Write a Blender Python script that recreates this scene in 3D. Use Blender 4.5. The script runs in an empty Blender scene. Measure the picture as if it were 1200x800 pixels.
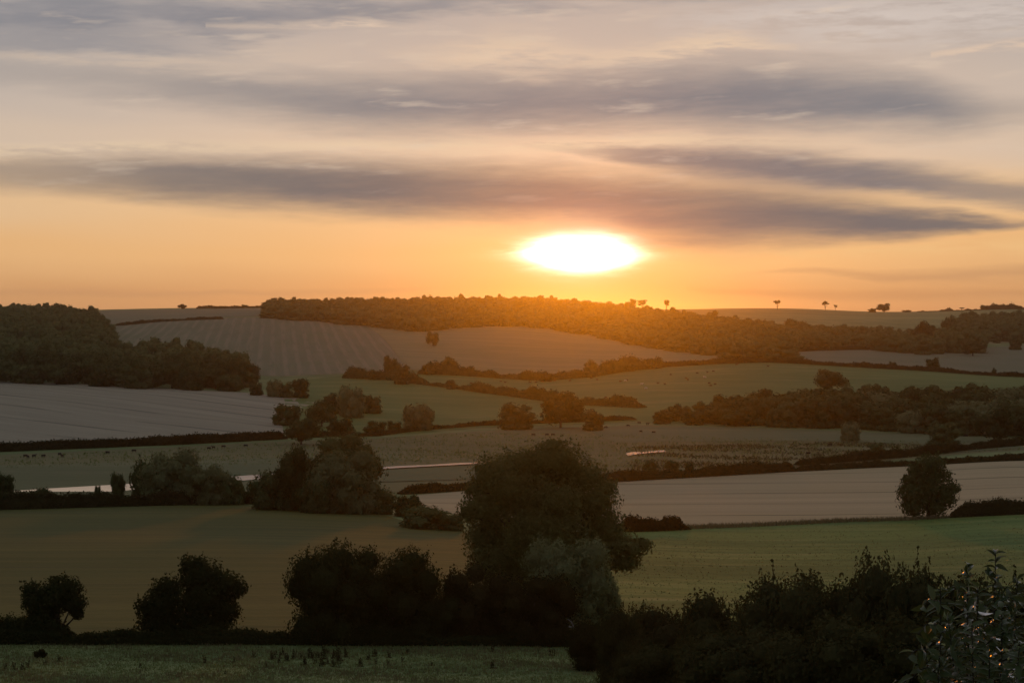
import bpy, bmesh, math, random
import numpy as np
from mathutils import Vector
from mathutils.geometry import delaunay_2d_cdt

# ------------------------------------------------------------------ camera, sky, sun, exposure
SC = bpy.context.scene
COL = SC.collection
F = 70.0 / 36.0 * 1200.0          # focal length in pixels of the 1200 px photograph
HZ = 380.0                        # row of the true horizon in the photograph
cam_data = bpy.data.cameras.new('camera')
cam_data.lens = 70.0
cam_data.sensor_width = 36.0
cam_data.shift_y = -20.0 / 1200.0
cam_data.clip_start = 0.1
cam_data.clip_end = 40000.0
cam = bpy.data.objects.new('camera', cam_data)
COL.objects.link(cam)
cam.location = (0, 0, 0)
cam.rotation_euler = (math.radians(90), 0, 0)
SC.camera = cam

SUN_AZ = math.atan((680 - 600) / F)
SUN_EL = math.atan((HZ - 296) / F)
SC.view_settings.view_transform = 'Standard'
SC.view_settings.look = 'None'
SC.view_settings.gamma = 1.0
SC.view_settings.use_curve_mapping = False
SC.view_settings.exposure = 0.0
SC.cycles.use_denoising = True
SC.cycles.max_bounces = 4
SC.cycles.diffuse_bounces = 2
SC.cycles.transmission_bounces = 4
SC.cycles.transparent_max_bounces = 6
SC.cycles.volume_bounces = 1
SC.cycles.sample_clamp_indirect = 6.0


def srgb(r, g, b):
    def f(c):
        c /= 255.0
        return c / 12.92 if c <= 0.04045 else ((c + 0.055) / 1.055) ** 2.4
    return (f(r), f(g), f(b), 1.0)


class S:
    """A shader socket with arithmetic."""
    def __init__(self, t, s):
        self.t, self.s = t, s

    def op(self, kind, *a, clamp=False):
        n = self.t.nodes.new('ShaderNodeMath')
        n.operation = kind
        n.use_clamp = clamp
        for i, v in enumerate((self,) + a):
            if isinstance(v, S):
                self.t.links.new(v.s, n.inputs[i])
            else:
                n.inputs[i].default_value = v
        return S(self.t, n.outputs[0])

    def __add__(self, o): return self.op('ADD', o)
    __radd__ = __add__
    def __sub__(self, o): return self.op('SUBTRACT', o)
    def __rsub__(self, o): return (self * -1.0) + o
    def __mul__(self, o): return self.op('MULTIPLY', o)
    __rmul__ = __mul__
    def __truediv__(self, o): return self.op('DIVIDE', o)
    def abs(self): return self.op('ABSOLUTE')
    def exp(self): return self.op('EXPONENT')
    def clamp(self): return self.op('ADD', 0.0, clamp=True)

    def smooth(self, a, b, c=0.0, d=1.0):
        n = self.t.nodes.new('ShaderNodeMapRange')
        n.interpolation_type = 'SMOOTHSTEP'
        self.t.links.new(self.s, n.inputs[0])
        for i, v in enumerate((a, b, c, d)):
            n.inputs[1 + i].default_value = v
        return S(self.t, n.outputs[0])

    def lin(self, a, b, c=0.0, d=1.0):
        n = self.t.nodes.new('ShaderNodeMapRange')
        self.t.links.new(self.s, n.inputs[0])
        for i, v in enumerate((a, b, c, d)):
            n.inputs[1 + i].default_value = v
        return S(self.t, n.outputs[0])

    def curve(self, pts):
        n = self.t.nodes.new('ShaderNodeFloatCurve')
        self.t.links.new(self.s, n.inputs[1])
        c = n.mapping.curves[0]
        pts = sorted(pts)
        c.points[0].location = pts[0]
        c.points[1].location = pts[-1]
        for p in pts[1:-1]:
            c.points.new(*p)
        n.mapping.use_clip = False
        n.mapping.update()
        return S(self.t, n.outputs[0])

    def ramp(self, stops, interp='LINEAR'):
        n = self.t.nodes.new('ShaderNodeValToRGB')
        n.color_ramp.interpolation = interp
        self.t.links.new(self.s, n.inputs[0])
        e = n.color_ramp.elements
        e[0].position, e[0].color = stops[0]
        e[1].position, e[1].color = stops[-1]
        for p, c in stops[1:-1]:
            q = e.new(p)
            q.color = c
        return S(self.t, n.outputs[0])


def mixc(t, fac, a, b, blend='MIX'):
    n = t.nodes.new('ShaderNodeMix')
    n.data_type = 'RGBA'
    n.blend_type = blend
    n.clamp_factor = True
    for i, v in ((0, fac), (6, a), (7, b)):
        if isinstance(v, S):
            t.links.new(v.s, n.inputs[i])
        else:
            n.inputs[i].default_value = v
    return S(t, n.outputs[2])


def comb(t, x, y, z):
    n = t.nodes.new('ShaderNodeCombineXYZ')
    for i, v in enumerate((x, y, z)):
        if isinstance(v, S):
            t.links.new(v.s, n.inputs[i])
        else:
            n.inputs[i].default_value = v
    return S(t, n.outputs[0])


def noise(t, vec, scale, detail=4.0, rough=0.55, dist=0.0):
    n = t.nodes.new('ShaderNodeTexNoise')
    t.links.new(vec.s, n.inputs['Vector'])
    n.inputs['Scale'].default_value = scale
    n.inputs['Detail'].default_value = detail
    n.inputs['Roughness'].default_value = rough
    n.inputs['Distortion'].default_value = dist
    return S(t, n.outputs['Fac'])


def build_sky():
    w = bpy.data.worlds.new('World')
    SC.world = w
    w.use_nodes = True
    t = w.node_tree
    t.nodes.clear()
    out = t.nodes.new('ShaderNodeOutputWorld')
    bg = t.nodes.new('ShaderNodeBackground')
    t.links.new(bg.outputs[0], out.inputs[0])
    sky = t.nodes.new('ShaderNodeTexSky')
    sky.sky_type = 'NISHITA'
    sky.sun_disc = False
    sky.sun_elevation = SUN_EL
    sky.sun_rotation = SUN_AZ
    sky.air_density = 1.0
    sky.dust_density = 3.0
    sky.ozone_density = 1.0
    tc = t.nodes.new('ShaderNodeTexCoord')
    sep = t.nodes.new('ShaderNodeSeparateXYZ')
    t.links.new(tc.outputs['Generated'], sep.inputs[0])
    x, y, z = (S(t, o) for o in sep.outputs)
    az = x.op('ARCTAN2', y)                          # azimuth from the valley axis
    el = z.op('ARCSINE')                             # elevation
    K = 180.0 / math.pi
    A = az * K                                       # degrees
    E = el * K

    def a_of(px): return math.degrees(math.atan((px - 600) / F))
    def e_of(py): return math.degrees(math.atan((HZ - py) / F))

    # wind-drawn wisps: noise in (azimuth, elevation), long in azimuth
    v1 = comb(t, A * 0.10, E * 0.62, 1.7)
    v2 = comb(t, A * 0.22, E * 1.6, 8.1)
    v3 = comb(t, A * 0.65, E * 4.2, 3.3)
    n1 = noise(t, v1, 1.0, 2.0, 0.5)
    n2 = noise(t, v2, 1.0, 4.0, 0.55)
    n3 = noise(t, v3, 1.0, 5.0, 0.62)
    n5 = noise(t, comb(t, A * 0.45 + E * 0.6, E * 2.9 - A * 0.22, 6.2), 1.0, 5.0, 0.56)

    # thin high veil over the whole sky, warm low in the sunset, grey-blue higher
    toward = (A - math.degrees(SUN_AZ)).abs().smooth(10.0, 125.0, 1.0, 0.0)
    Ev = (E + (n1 - 0.5) * 1.2).lin(-0.5, 12.0).clamp()
    def ev(py): return (e_of(py) + 0.5) / 12.5
    veil_warm = Ev.ramp([
        (0.0, srgb(196, 140, 96)), (ev(352), srgb(208, 156, 108)), (ev(300), srgb(226, 180, 128)),
        (ev(240), srgb(222, 188, 148)), (ev(175), srgb(204, 188, 172)), (ev(110), srgb(188, 179, 172)),
        (ev(20), srgb(172, 168, 168)), (1.0, srgb(148, 154, 166))], 'EASE')
    veil_cool = Ev.ramp([
        (0.0, srgb(118, 112, 114)), (0.35, srgb(114, 113, 120)), (1.0, srgb(108, 114, 126))], 'EASE')
    veil = mixc(t, toward, veil_cool, veil_warm)
    high = E.smooth(9.0, 50.0)
    veil = mixc(t, high, veil, mixc(t, y.smooth(-0.6, 0.5), srgb(112, 119, 130), srgb(140, 146, 154)))
    nish = mixc(t, 1.0, S(t, sky.outputs[0]), (0.10, 0.10, 0.10, 1), 'MULTIPLY')
    col = mixc(t, 0.90, nish, veil)

    # rest of the sky: broken layers of the same long clouds, fading in above and beside the named bands
    outside = (A.abs().smooth(15.0, 26.0)).op('MAXIMUM', E.smooth(8.8, 13.0))
    n4 = noise(t, comb(t, A * 0.05, E * 0.30, 5.5), 1.0, 4.0, 0.55)
    layer = n4.smooth(0.42, 0.62) * outside * E.smooth(0.5, 3.0)
    shade_hi = srgb(96, 99, 108)
    shade_lo = srgb(146, 126, 120)
    col = mixc(t, layer * 0.75, col, mixc(t, toward, shade_hi, shade_lo))

    fibre = n2.smooth(0.2, 0.55, 0.78, 1.0) * n5.smooth(0.25, 0.6, 0.80, 1.0)

    def band(pts, soft=0.35, amp=1.0, solid=0.0):
        """Long cloud: (px, py centre, half thickness in px, density)."""
        lo, hi = -40.0, 40.0
        An = A.lin(lo, hi)
        def xn(px): return (a_of(px) - lo) / (hi - lo)
        n = t.nodes.new('ShaderNodeRGBCurve')
        t.links.new(comb(t, An, An, An).s, n.inputs[1])
        n.mapping.use_clip = False
        for ci, f in enumerate((lambda p: e_of(p[1]) / 20.0 + 0.3, lambda p: p[2] / 100.0, lambda p: p[3])):
            cv = n.mapping.curves[ci]
            q = [(xn(p[0]), f(p)) for p in pts]
            cv.points[0].location = q[0]
            cv.points[1].location = q[-1]
            for p in q[1:-1]:
                cv.points.new(*p)
        n.mapping.update()
        sp = t.nodes.new('ShaderNodeSeparateXYZ')
        t.links.new(n.outputs[0], sp.inputs[0])
        c, h, d = (S(t, o) for o in sp.outputs)
        c = (c - 0.3) * 20.0
        h = h * (100.0 / F * K)
        En = E + (n2 - 0.5) * (0.75 * amp) + (n3 - 0.5) * (0.42 * amp)
        q = (En - c).abs() / h.op('MAXIMUM', 0.02)
        return q.smooth(1.0 + soft, 1.0 - soft * 1.6) * d * (fibre + (1.0 - fibre) * solid if solid else fibre)

    dark = [
        # the long lower bank, from far left to the pointed tip at right
        (band([(-400, 215, 20, .35), (60, 208, 24, .6), (250, 213, 31, .92), (420, 221, 34, .98), (560, 226, 36, .95),
               (700, 236, 38, 1), (800, 250, 45, 1), (900, 255, 37, 1), (1000, 260, 24, 1), (1120, 264, 13, .95),
               (1200, 266, 7, .6), (1500, 268, 3, 0)], .50, .75, .65), srgb(112, 107, 107)),
        # its upper lobe
        (band([(600, 172, 3, 0), (690, 178, 7, .5), (780, 186, 15, .85), (880, 195, 22, .95), (960, 204, 24, .95), (1050, 214, 21, .9),
               (1140, 226, 18, .75), (1230, 236, 16, .7), (1600, 245, 12, .5)], .52, .8, .5), srgb(116, 113, 117)),
        # the broad upper bank
        (band([(-500, 60, 20, .3), (0, 92, 18, .3), (120, 100, 20, .4), (260, 110, 26, .6), (420, 122, 33, .8), (560, 122, 38, .85), (700, 118, 38, .85),
               (820, 116, 42, .92), (940, 118, 40, .92), (1060, 126, 34, .88), (1140, 138, 23, .6), (1220, 140, 14, .3), (1600, 130, 10, 0)], .62, .9, .45), srgb(116, 118, 125)),
        # slate patches at the top left
        (band([(-600, 20, 30, .6), (0, 30, 26, .7), (150, 22, 30, .75), (320, 20, 24, .7), (450, 8, 20, .6), (620, -8, 18, .5), (1200, -20, 14, .2)], .6, 2.0), srgb(116, 120, 130)),
        (band([(-600, 70, 10, .5), (0, 62, 13, .55), (120, 60, 14, .6), (220, 64, 10, .4), (320, 66, 8, 0)], .6, 1.8), srgb(134, 134, 140)),
        # low thin streaks above the hills
        (band([(-600, 340, 5, .3), (80, 345, 4, .3), (300, 343, 4, .3), (480, 340, 3, .2), (560, 338, 3, 0), (820, 330, 4, .0), (930, 318, 3, .35), (1060, 326, 6, .45),
               (1200, 322, 8, .5), (1600, 320, 8, .4)], .6, .5), srgb(186, 138, 100)),
        (band([(800, 338, 4, 0), (960, 346, 6, .5), (1080, 345, 6, .5), (1200, 344, 5, .5), (1600, 344, 5, .4)], .6, .4), srgb(192, 140, 96)),
    ]
    for m, c in dark:
        col = mixc(t, m, col, c)
    light = [
        (band([(760, 30, 4, 0), (900, 22, 26, .7), (1020, 26, 30, .9), (1120, 28, 26, .8), (1250, 20, 30, .7), (1700, 10, 30, .4)], .9, 1.0), srgb(214, 200, 190)),
        (band([(780, 300, 3, 0), (860, 300, 7, .5), (1000, 296, 9, .6), (1150, 290, 8, .6), (1500, 290, 8, .4)], .8, .6), srgb(238, 192, 132)),
        (band([(430, 62, 4, 0), (520, 66, 14, .5), (600, 60, 22, .85), (700, 66, 14, .7), (760, 60, 11, .9), (830, 54, 12, 1), (890, 56, 7, .7), (940, 58, 3, 0)], .7, 1.5), srgb(226, 198, 170)),
        (band([(230, 34, 3, 0), (290, 33, 5, .5), (360, 32, 6, .55), (410, 28, 7, .85), (450, 30, 5, .6), (490, 32, 3, .3), (540, 33, 2, 0)], .6, .6), srgb(226, 200, 176)),
        (band([(1080, 70, 2, 0), (1120, 68, 4, .7), (1170, 63, 6, .8), (1210, 62, 7, .8), (1400, 60, 6, .4)], .6, .5), srgb(226, 198, 172)),
        (band([(-300, 178, 6, .4), (60, 180, 6, .5), (120, 177, 5, .6), (250, 174, 6, .45), (450, 170, 8, .5), (620, 172, 9, .6), (760, 165, 7, .5),
               (860, 166, 6, .45), (960, 172, 6, .2), (1100, 178, 5, 0)], .7, .6), srgb(232, 206, 172)),
        (band([(-200, 84, 3, 0), (0, 74, 8, .3), (90, 76, 7, .45), (200, 80, 9, .4), (330, 64, 14, .3), (420, 68, 8, 0)], .7, 1.2), srgb(214, 190, 166)),
    ]
    for m, c in light:
        col = mixc(t, m * n3.smooth(0.30, 0.56), col, c)

    wisp = n5.smooth(0.52, 0.74) * n2.smooth(0.38, 0.6) * E.smooth(2.5, 5.5) * 0.42
    col = mixc(t, wisp, col, mixc(t, toward, srgb(150, 150, 154), srgb(222, 200, 178)))

    # light of the low sun through the gap under the bank: forward scattering in cloud and air
    da = A - math.degrees(SUN_AZ)
    de = E - math.degrees(SUN_EL)
    r2 = da * da * 0.42 + de * de
    glow_w = (r2 * -0.115).exp()
    glow_m = (r2 * -0.55).exp()
    # the burning patch itself: a lens, pointed left and right, cut off below by a thin low bank
    sa = (da + (n2 - 0.5) * 0.6) / (1.20 + (n3 - 0.5) * 0.6)
    se = (de + 0.02) / (0.41 + (n3 - 0.5) * 0.16)
    disc = ((sa * sa + se * se).op('POWER', 1.25) * -1.0).exp()
    fa = da / 1.45
    fe = (de + 0.06 - (n3 - 0.5) * 0.6) / 0.15
    flank = ((fa * fa + fe * fe) * -1.0).exp()
    halo = (r2 * -1.6).exp()

    def scaled(f, rgb):
        n = t.nodes.new('ShaderNodeVectorMath')
        n.operation = 'SCALE'
        n.inputs[0].default_value = rgb
        t.links.new(f.s, n.inputs[3])
        return S(t, n.outputs[0])
    def addv(a, b):
        n = t.nodes.new('ShaderNodeVectorMath')
        n.operation = 'ADD'
        t.links.new(a.s, n.inputs[0])
        t.links.new(b.s, n.inputs[1])
        return S(t, n.outputs[0])
    col = addv(col, scaled(glow_w, (0.06, 0.030, 0.004)))
    col = addv(col, scaled(glow_m, (0.10, 0.040, 0.040)))
    col = addv(col, scaled(halo, (0.10, 0.10, 0.12)))
    col = addv(col, scaled(disc, (7.0, 5.6, 4.6)))
    col = addv(col, scaled(flank, (1.4, 1.1, 0.85)))
    # below the horizon the world is only dark land
    col = mixc(t, E.smooth(-0.6, -2.5), col, (0.03, 0.028, 0.022, 1))
    t.links.new(col.s, bg.inputs[0])
    bg.inputs[1].default_value = 1.0
    w.cycles.sampling_method = 'NONE'


build_sky()

sun_data = bpy.data.lights.new('sun', 'SUN')
sun_data.energy = 0.56
sun_data.angle = math.radians(2.6)
sun_data.color = (1.0, 0.27, 0.003)
sun = bpy.data.objects.new('sun', sun_data)
COL.objects.link(sun)
sd = Vector((math.sin(SUN_AZ) * math.cos(SUN_EL), math.cos(SUN_AZ) * math.cos(SUN_EL), math.sin(SUN_EL)))
sun.rotation_euler = sd.to_track_quat('Z', 'Y').to_euler()
sun.location = (60, 900, 300)

# ------------------------------------------------------------------ terrain
RS = np.random.RandomState(7)
COLS = [-2400, -900, 0, 150, 300, 450, 600, 750, 900, 1050, 1200, 2100, 3600]
# distance -> image row of the ground at the columns 0 .. 1200 (a plain number: the same everywhere)
PROFILE = [
    (140, [800, 800, 800, 800, 800, 800, 800, 800, 800]),
    (170, [753, 753, 753, 754, 755, 756, 756, 756, 756]),
    (260, [658, 658, 658, 662, 668, 672, 676, 676, 672]),
    (350, [617, 617, 618, 622, 630, 636, 640, 640, 634]),
    (430, [590, 590, 591, 596, 604, 609, 610, 609, 603]),
    (520, [573.4] * 8 + [569]),
    (620, [542.2, 542.2, 542.2, 542.2, 542.2, 542.2, 542.2, 540, 535]),
    (720, [519.8] * 9),
    (820, [492, 494, 497, 501, 502.6, 502.6, 502.6, 502, 500]),
    (950, [461, 464, 470, 478, 482, 476, 474, 474, 474]),
    (1100, [440, 444, 450, 452, 456, 449, 446, 448, 452]),
    (1250, [424, 430, 434, 432, 435, 431, 425, 430, 438]),
    (1400, [408, 412, 416, 414, 416, 416, 416, 420, 427]),
    (1600, [391, 394, 393, 395, 393, 402, 407, 411, 414]),
    (1800, [380, 381, 375, 381, 378, 386, 393, 399, 403]),
    (2100, [373, 370, 366, 364, 363, 372, 378, 382, 386]),
    (2500, [367, 364, 361.5, 360, 359, 365, 365, 369, 368]),
    (3000, [366, 362.5, 360.5, 360, 359.5, 363, 361.5, 365.5, 362]),
    (4500, [370, 370, 370, 370, 370, 370, 370, 371, 370]),
    (9000, [379] * 9),
]


def pchip(xk, yk, x):
    xk = np.asarray(xk, float); yk = np.asarray(yk, float); x = np.asarray(x, float)
    h = np.diff(xk); d = np.diff(yk) / h
    m = np.zeros_like(yk)
    m[0], m[-1] = d[0], d[-1]
    for i in range(1, len(yk) - 1):
        if d[i - 1] * d[i] > 0:
            w1 = 2 * h[i] + h[i - 1]; w2 = h[i] + 2 * h[i - 1]
            m[i] = (w1 + w2) / (w1 / d[i - 1] + w2 / d[i])
    i = np.clip(np.searchsorted(xk, x) - 1, 0, len(xk) - 2)
    s = (x - xk[i]) / h[i]
    return ((1 + 2 * s) * (1 - s) ** 2 * yk[i] + s * (1 - s) ** 2 * h[i] * m[i]
            + s * s * (3 - 2 * s) * yk[i + 1] + s * s * (s - 1) * h[i] * m[i + 1])


NEAR = [(0, -1.7), (10, -3.6), (25, -6.6), (60, -12.8), (100, -19.3)]
DG = np.unique(np.round(np.concatenate([np.linspace(0, 200, 81), np.geomspace(200, 9000, 330)]), 3))
CG = np.concatenate([np.linspace(-2400, -120, 58), np.linspace(-100, 1300, 141), np.linspace(1320, 3600, 58)])
_cols = []
for k in range(9):
    xs = [d for d, _ in NEAR] + [d for d, _ in PROFILE]
    zs = [z for _, z in NEAR] + [(HZ - ys[k]) / F * d for d, ys in PROFILE]
    _cols.append(pchip(xs, zs, DG))
_l, _r = _cols[0], _cols[-1]
fl = np.clip((DG - 700) / 1500, 0, 1)
_cols = [_l + 10 * fl, _l + 4 * fl] + _cols + [_r + 5 * fl, _r - 4 * fl]
_cols = np.array(_cols)
ZT = np.array([pchip(COLS, _cols[:, j], CG) for j in range(len(DG))]).T      # [column, distance]
# slight natural unevenness on the slopes, none on the flood plain
def bumps(X, Y):
    n = (np.sin(X * .021 + Y * .013) + np.sin(X * .047 - Y * .031 + 1.3) * .6 + np.sin(X * .09 + Y * .071 + 4.) * .3
         + np.sin(-X * .013 + Y * .061 + 2.) * .6)
    a = np.clip((Y - 100) / 80, 0, 1) * 0.16 * (1 - np.clip((Y - 430) / 60, 0, 1) * np.clip((820 - Y) / 80, 0, 1))
    return n * a


def height(X, Y):
    X = np.asarray(X, float); Y = np.asarray(Y, float)
    D = np.clip(Y, 0, 8999)
    c = np.clip(600 + F * X / np.maximum(Y, 60.0), -2400, 3599.9)
    i = np.clip(np.searchsorted(CG, c) - 1, 0, len(CG) - 2)
    j = np.clip(np.searchsorted(DG, D) - 1, 0, len(DG) - 2)
    s = (c - CG[i]) / (CG[i + 1] - CG[i]); u = (D - DG[j]) / (DG[j + 1] - DG[j])
    z = (ZT[i, j] * (1 - s) + ZT[i + 1, j] * s) * (1 - u) + (ZT[i, j + 1] * (1 - s) + ZT[i + 1, j + 1] * s) * u
    return z + bumps(X, Y)


def gz(x, y):
    return float(height(x, y))


DS = np.geomspace(100, 4000, 1500)
def ground_at(px, py):
    """Point of the terrain seen at a pixel of the photograph."""
    X = (px - 600) / F * DS
    rows = HZ - F * height(X, DS) / DS
    k = np.nonzero((rows[:-1] >= py) & (rows[1:] < py))[0]
    if len(k) == 0:
        k = [int(np.argmin(np.abs(rows - py)))]
        d = DS[k[0]]
    else:
        k0 = k[0]
        s = (rows[k0] - py) / (rows[k0] - rows[k0 + 1])
        d = DS[k0] + s * (DS[k0 + 1] - DS[k0])
    x = (px - 600) / F * d
    return float(x), float(d)


def on_ground(px, d):
    return (px - 600) / F * d, d


# ------------------------------------------------------------------ mesh helpers
def new_obj(name, me, mat=None, parent=None):
    o = bpy.data.objects.new(name, me)
    COL.objects.link(o)
    if mat is not None and me is not None and not me.materials:
        me.materials.append(mat)
    if parent is not None:
        o.parent = parent
    return o


def tag(o, label=None, cat=None, group=None, kind=None):
    for k, v in (('label', label), ('category', cat), ('group', group), ('kind', kind)):
        if v:
            o[k] = v
    return o


def quads_mesh(name, V, smooth=False, nv=4):
    """V: (n, nv, 3) array of separate polygons."""
    n = len(V)
    me = bpy.data.meshes.new(name)
    me.vertices.add(n * nv)
    me.vertices.foreach_set('co', np.ascontiguousarray(V, dtype=np.float32).ravel())
    me.loops.add(n * nv)
    me.loops.foreach_set('vertex_index', np.arange(n * nv, dtype=np.int32))
    me.polygons.add(n)
    me.polygons.foreach_set('loop_start', np.arange(0, n * nv, nv, dtype=np.int32))
    me.update(calc_edges=True)
    return me


def grid_mesh(name, P):
    """P: (m, n, 3) grid of points."""
    m, n = P.shape[:2]
    idx = np.arange(m * n).reshape(m, n)
    q = np.stack([idx[:-1, :-1], idx[1:, :-1], idx[1:, 1:], idx[:-1, 1:]], -1).reshape(-1, 4)
    me = bpy.data.meshes.new(name)
    me.vertices.add(m * n)
    me.vertices.foreach_set('co', P.astype(np.float32).ravel())
    me.loops.add(q.size)
    me.loops.foreach_set('vertex_index', q.astype(np.int32).ravel())
    me.polygons.add(len(q))
    me.polygons.foreach_set('loop_start', np.arange(0, q.size, 4, dtype=np.int32))
    me.polygons.foreach_set('use_smooth', np.ones(len(q), bool))
    me.update(calc_edges=True)
    return me


# ------------------------------------------------------------------ materials
def material(name):
    m = bpy.data.materials.new(name)
    m.use_nodes = True
    t = m.node_tree
    bs = t.nodes['Principled BSDF']
    bs.inputs['Specular IOR Level'].default_value = 0.15
    bs.inputs['Roughness'].default_value = 0.9
    return m, t, bs


def obj_coord(t):
    tc = t.nodes.new('ShaderNodeTexCoord')
    sep = t.nodes.new('ShaderNodeSeparateXYZ')
    t.links.new(tc.outputs['Object'], sep.inputs[0])
    return S(t, tc.outputs['Object']), [S(t, o) for o in sep.outputs]


def bump(t, bs, h, strength=0.5, dist=0.3):
    n = t.nodes.new('ShaderNodeBump')
    n.inputs['Strength'].default_value = strength
    n.inputs['Distance'].default_value = dist
    t.links.new(h.s, n.inputs['Height'])
    t.links.new(n.outputs[0], bs.inputs['Normal'])


def grass_mat(name, c1, c2, c3, s_big=0.012, s_mid=0.09, s_fine=0.8, aniso=0.35, row=None, bumpd=0.25):
    """Grassland: broad patches, clumps and fine mottling; row = (angle, spacing, strength) adds mowing lines."""
    m, t, bs = material(name)
    v, (x, y, z) = obj_coord(t)
    va = comb(t, x * aniso, y, 0.0)
    big = noise(t, va, s_big, 3, .5)
    mid = noise(t, va, s_mid, 4, .6)
    fine = noise(t, v, s_fine, 3, .6)
    f = (big * 0.9 + mid * 0.75 + fine * 0.35 - 0.5).smooth(0.2, 0.85)
    c = mixc(t, f, c1, c2)
    c = mixc(t, mid.smooth(.52, .75) * 0.7, c, c3)
    if row:
        a, sp, st = row
        q = x * math.cos(a) + y * math.sin(a) + (big - .5) * 6.0
        wv = (q * (2 * math.pi / sp)).op('SINE').smooth(-.6, .9) * (noise(t, comb(t, q * 0.35, 0.0, 0.0), 1.0, 2, .5).smooth(.3, .7))
        c = mixc(t, wv * st, c, c3)
    t.links.new(c.s, bs.inputs['Base Color'])
    bump(t, bs, fine * 0.6 + mid * 1.4, 0.8, bumpd)
    return m


def stubble_mat(name, c1, c2, c3, ang, spacing, strength, tram=None, patch=0.015, broken=True):
    """Cut cereal: straw colour in combine swaths running along `ang`, worn tramlines, patches."""
    m, t, bs = material(name)
    v, (x, y, z) = obj_coord(t)
    ca, sa = math.cos(ang), math.sin(ang)
    across = x * -sa + y * ca
    along = x * ca + y * sa
    warp = noise(t, comb(t, along * 0.0012, across * 0.0012, 2.0), 1.0, 1, .5)
    q = across + (warp - 0.5) * 14.0
    n = noise(t, comb(t, q * (1.0 / spacing), along * 0.006, 0.0), 1.0, 3, .6)
    streak = noise(t, comb(t, q * (3.2 / spacing), along * 0.012, 4.0), 1.0, 2, .5)
    patchn = noise(t, v, patch, 4, .55)
    fine = noise(t, v, 0.7, 3, .6)
    f = (n * 0.9 + streak * 0.5 + fine * 0.25 - 0.35).smooth(.2, .9)
    c = mixc(t, f * strength, c1, c2)
    c = mixc(t, patchn.smooth(.45, .72) * .6, c, c3)
    if tram:
        sp, w, cc, st = tram
        fr = (q / sp).op('FRACT')
        line = (fr - 0.5).abs().smooth(w, w * 0.4)
        brk = noise(t, comb(t, along * 0.011, q * 0.05, 9.0), 1.0, 3, .6)  .smooth(.36, .58)
        c = mixc(t, line * st * streak.smooth(.25, .6) * (brk if broken else 1.0), c, cc)
    t.links.new(c.s, bs.inputs['Base Color'])
    bump(t, bs, fine + f, 0.6, 0.15)
    return m


def foliage_mat(name, dark, light, transl=0.16, gloss=None):
    m = bpy.data.materials.new(name)
    m.use_nodes = True
    t = m.node_tree
    t.nodes.clear()
    out = t.nodes.new('ShaderNodeOutputMaterial')
    geo = t.nodes.new('ShaderNodeNewGeometry')
    oi = t.nodes.new('ShaderNodeObjectInfo')
    tc = t.nodes.new('ShaderNodeTexCoord')
    v = S(t, tc.outputs['Object'])
    cl = noise(t, v, 0.45, 2, .5)
    f = (S(t, geo.outputs['Random Per Island']) * 0.38 + S(t, oi.outputs['Random']) * 0.55 + cl * 0.45 + noise(t, v, 0.075, 1, .5) * 1.2 - 0.80).clamp()
    c = mixc(t, f, dark, light)
    d = t.nodes.new('ShaderNodeBsdfDiffuse')
    t.links.new(c.s, d.inputs[0])
    tr = t.nodes.new('ShaderNodeBsdfTranslucent')
    t.links.new(mixc(t, 0.5, c, (0.13, 0.14, 0.03, 1)).s, tr.inputs[0])
    mx = t.nodes.new('ShaderNodeMixShader')
    mx.inputs[0].default_value = transl
    t.links.new(d.outputs[0], mx.inputs[1])
    t.links.new(tr.outputs[0], mx.inputs[2])
    last = mx
    if gloss:
        g = t.nodes.new('ShaderNodeBsdfGlossy')
        g.inputs['Roughness'].default_value = gloss[1]
        g.inputs['Color'].default_value = (.9, .9, .9, 1)
        m2 = t.nodes.new('ShaderNodeMixShader')
        fr = t.nodes.new('ShaderNodeFresnel')
        fr.inputs[0].default_value = gloss[0]
        t.links.new(fr.outputs[0], m2.inputs[0])
        t.links.new(mx.outputs[0], m2.inputs[1])
        t.links.new(g.outputs[0], m2.inputs[2])
        last = m2
    t.links.new(last.outputs[0], out.inputs[0])
    return m


def plain_mat(name, c1, c2, scale=2.0, rough=0.9):
    m, t, bs = material(name)
    v, _ = obj_coord(t)
    t.links.new(mixc(t, noise(t, v, scale, 4, .6).smooth(.3, .7), c1, c2).s, bs.inputs['Base Color'])
    bs.inputs['Roughness'].default_value = rough
    return m


def rgb(r, g, b): return (r, g, b, 1.0)

M_ground = grass_mat('rough grass', rgb(.100, .150, .052), rgb(.22, .26, .10), rgb(.31, .30, .13), .012, .11, .9, .3)
M_pasture = grass_mat('grazed pasture', rgb(.085, .135, .032), rgb(.150, .195, .052), rgb(.205, .205, .078), .010, .06, .5, .35)
M_meadow = grass_mat('right meadow', rgb(.058, .115, .024), rgb(.170, .240, .058), rgb(.27, .265, .095), .02, .10, .8, .22)
M_flood = grass_mat('flood meadow', rgb(.130, .130, .052), rgb(.190, .175, .075), rgb(.100, .125, .048), .012, .05, .4, .16, bumpd=.5)
M_floodgreen = grass_mat('damp green meadow', rgb(.115, .135, .060), rgb(.165, .175, .080), rgb(.19, .17, .095), .015, .07, .5, .2)
M_crop = stubble_mat('ochre crop', rgb(.080, .086, .018), rgb(.150, .136, .032), rgb(.078, .094, .022), 0.06, 9.0, .9, (24.0, .035, rgb(.055, .056, .020), .7))
M_stub_r = stubble_mat('pale stubble', rgb(.410, .320, .185), rgb(.56, .43, .245), rgb(.43, .335, .175), 0.10, 10.0, .9, (32.0, .05, rgb(.16, .145, .065), .9))
M_stub_l = stubble_mat('grey stubble', rgb(.265, .240, .170), rgb(.40, .35, .245), rgb(.295, .265, .18), -0.75, 11.0, .95, (30.0, .07, rgb(.12, .112, .08), .9))
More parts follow.
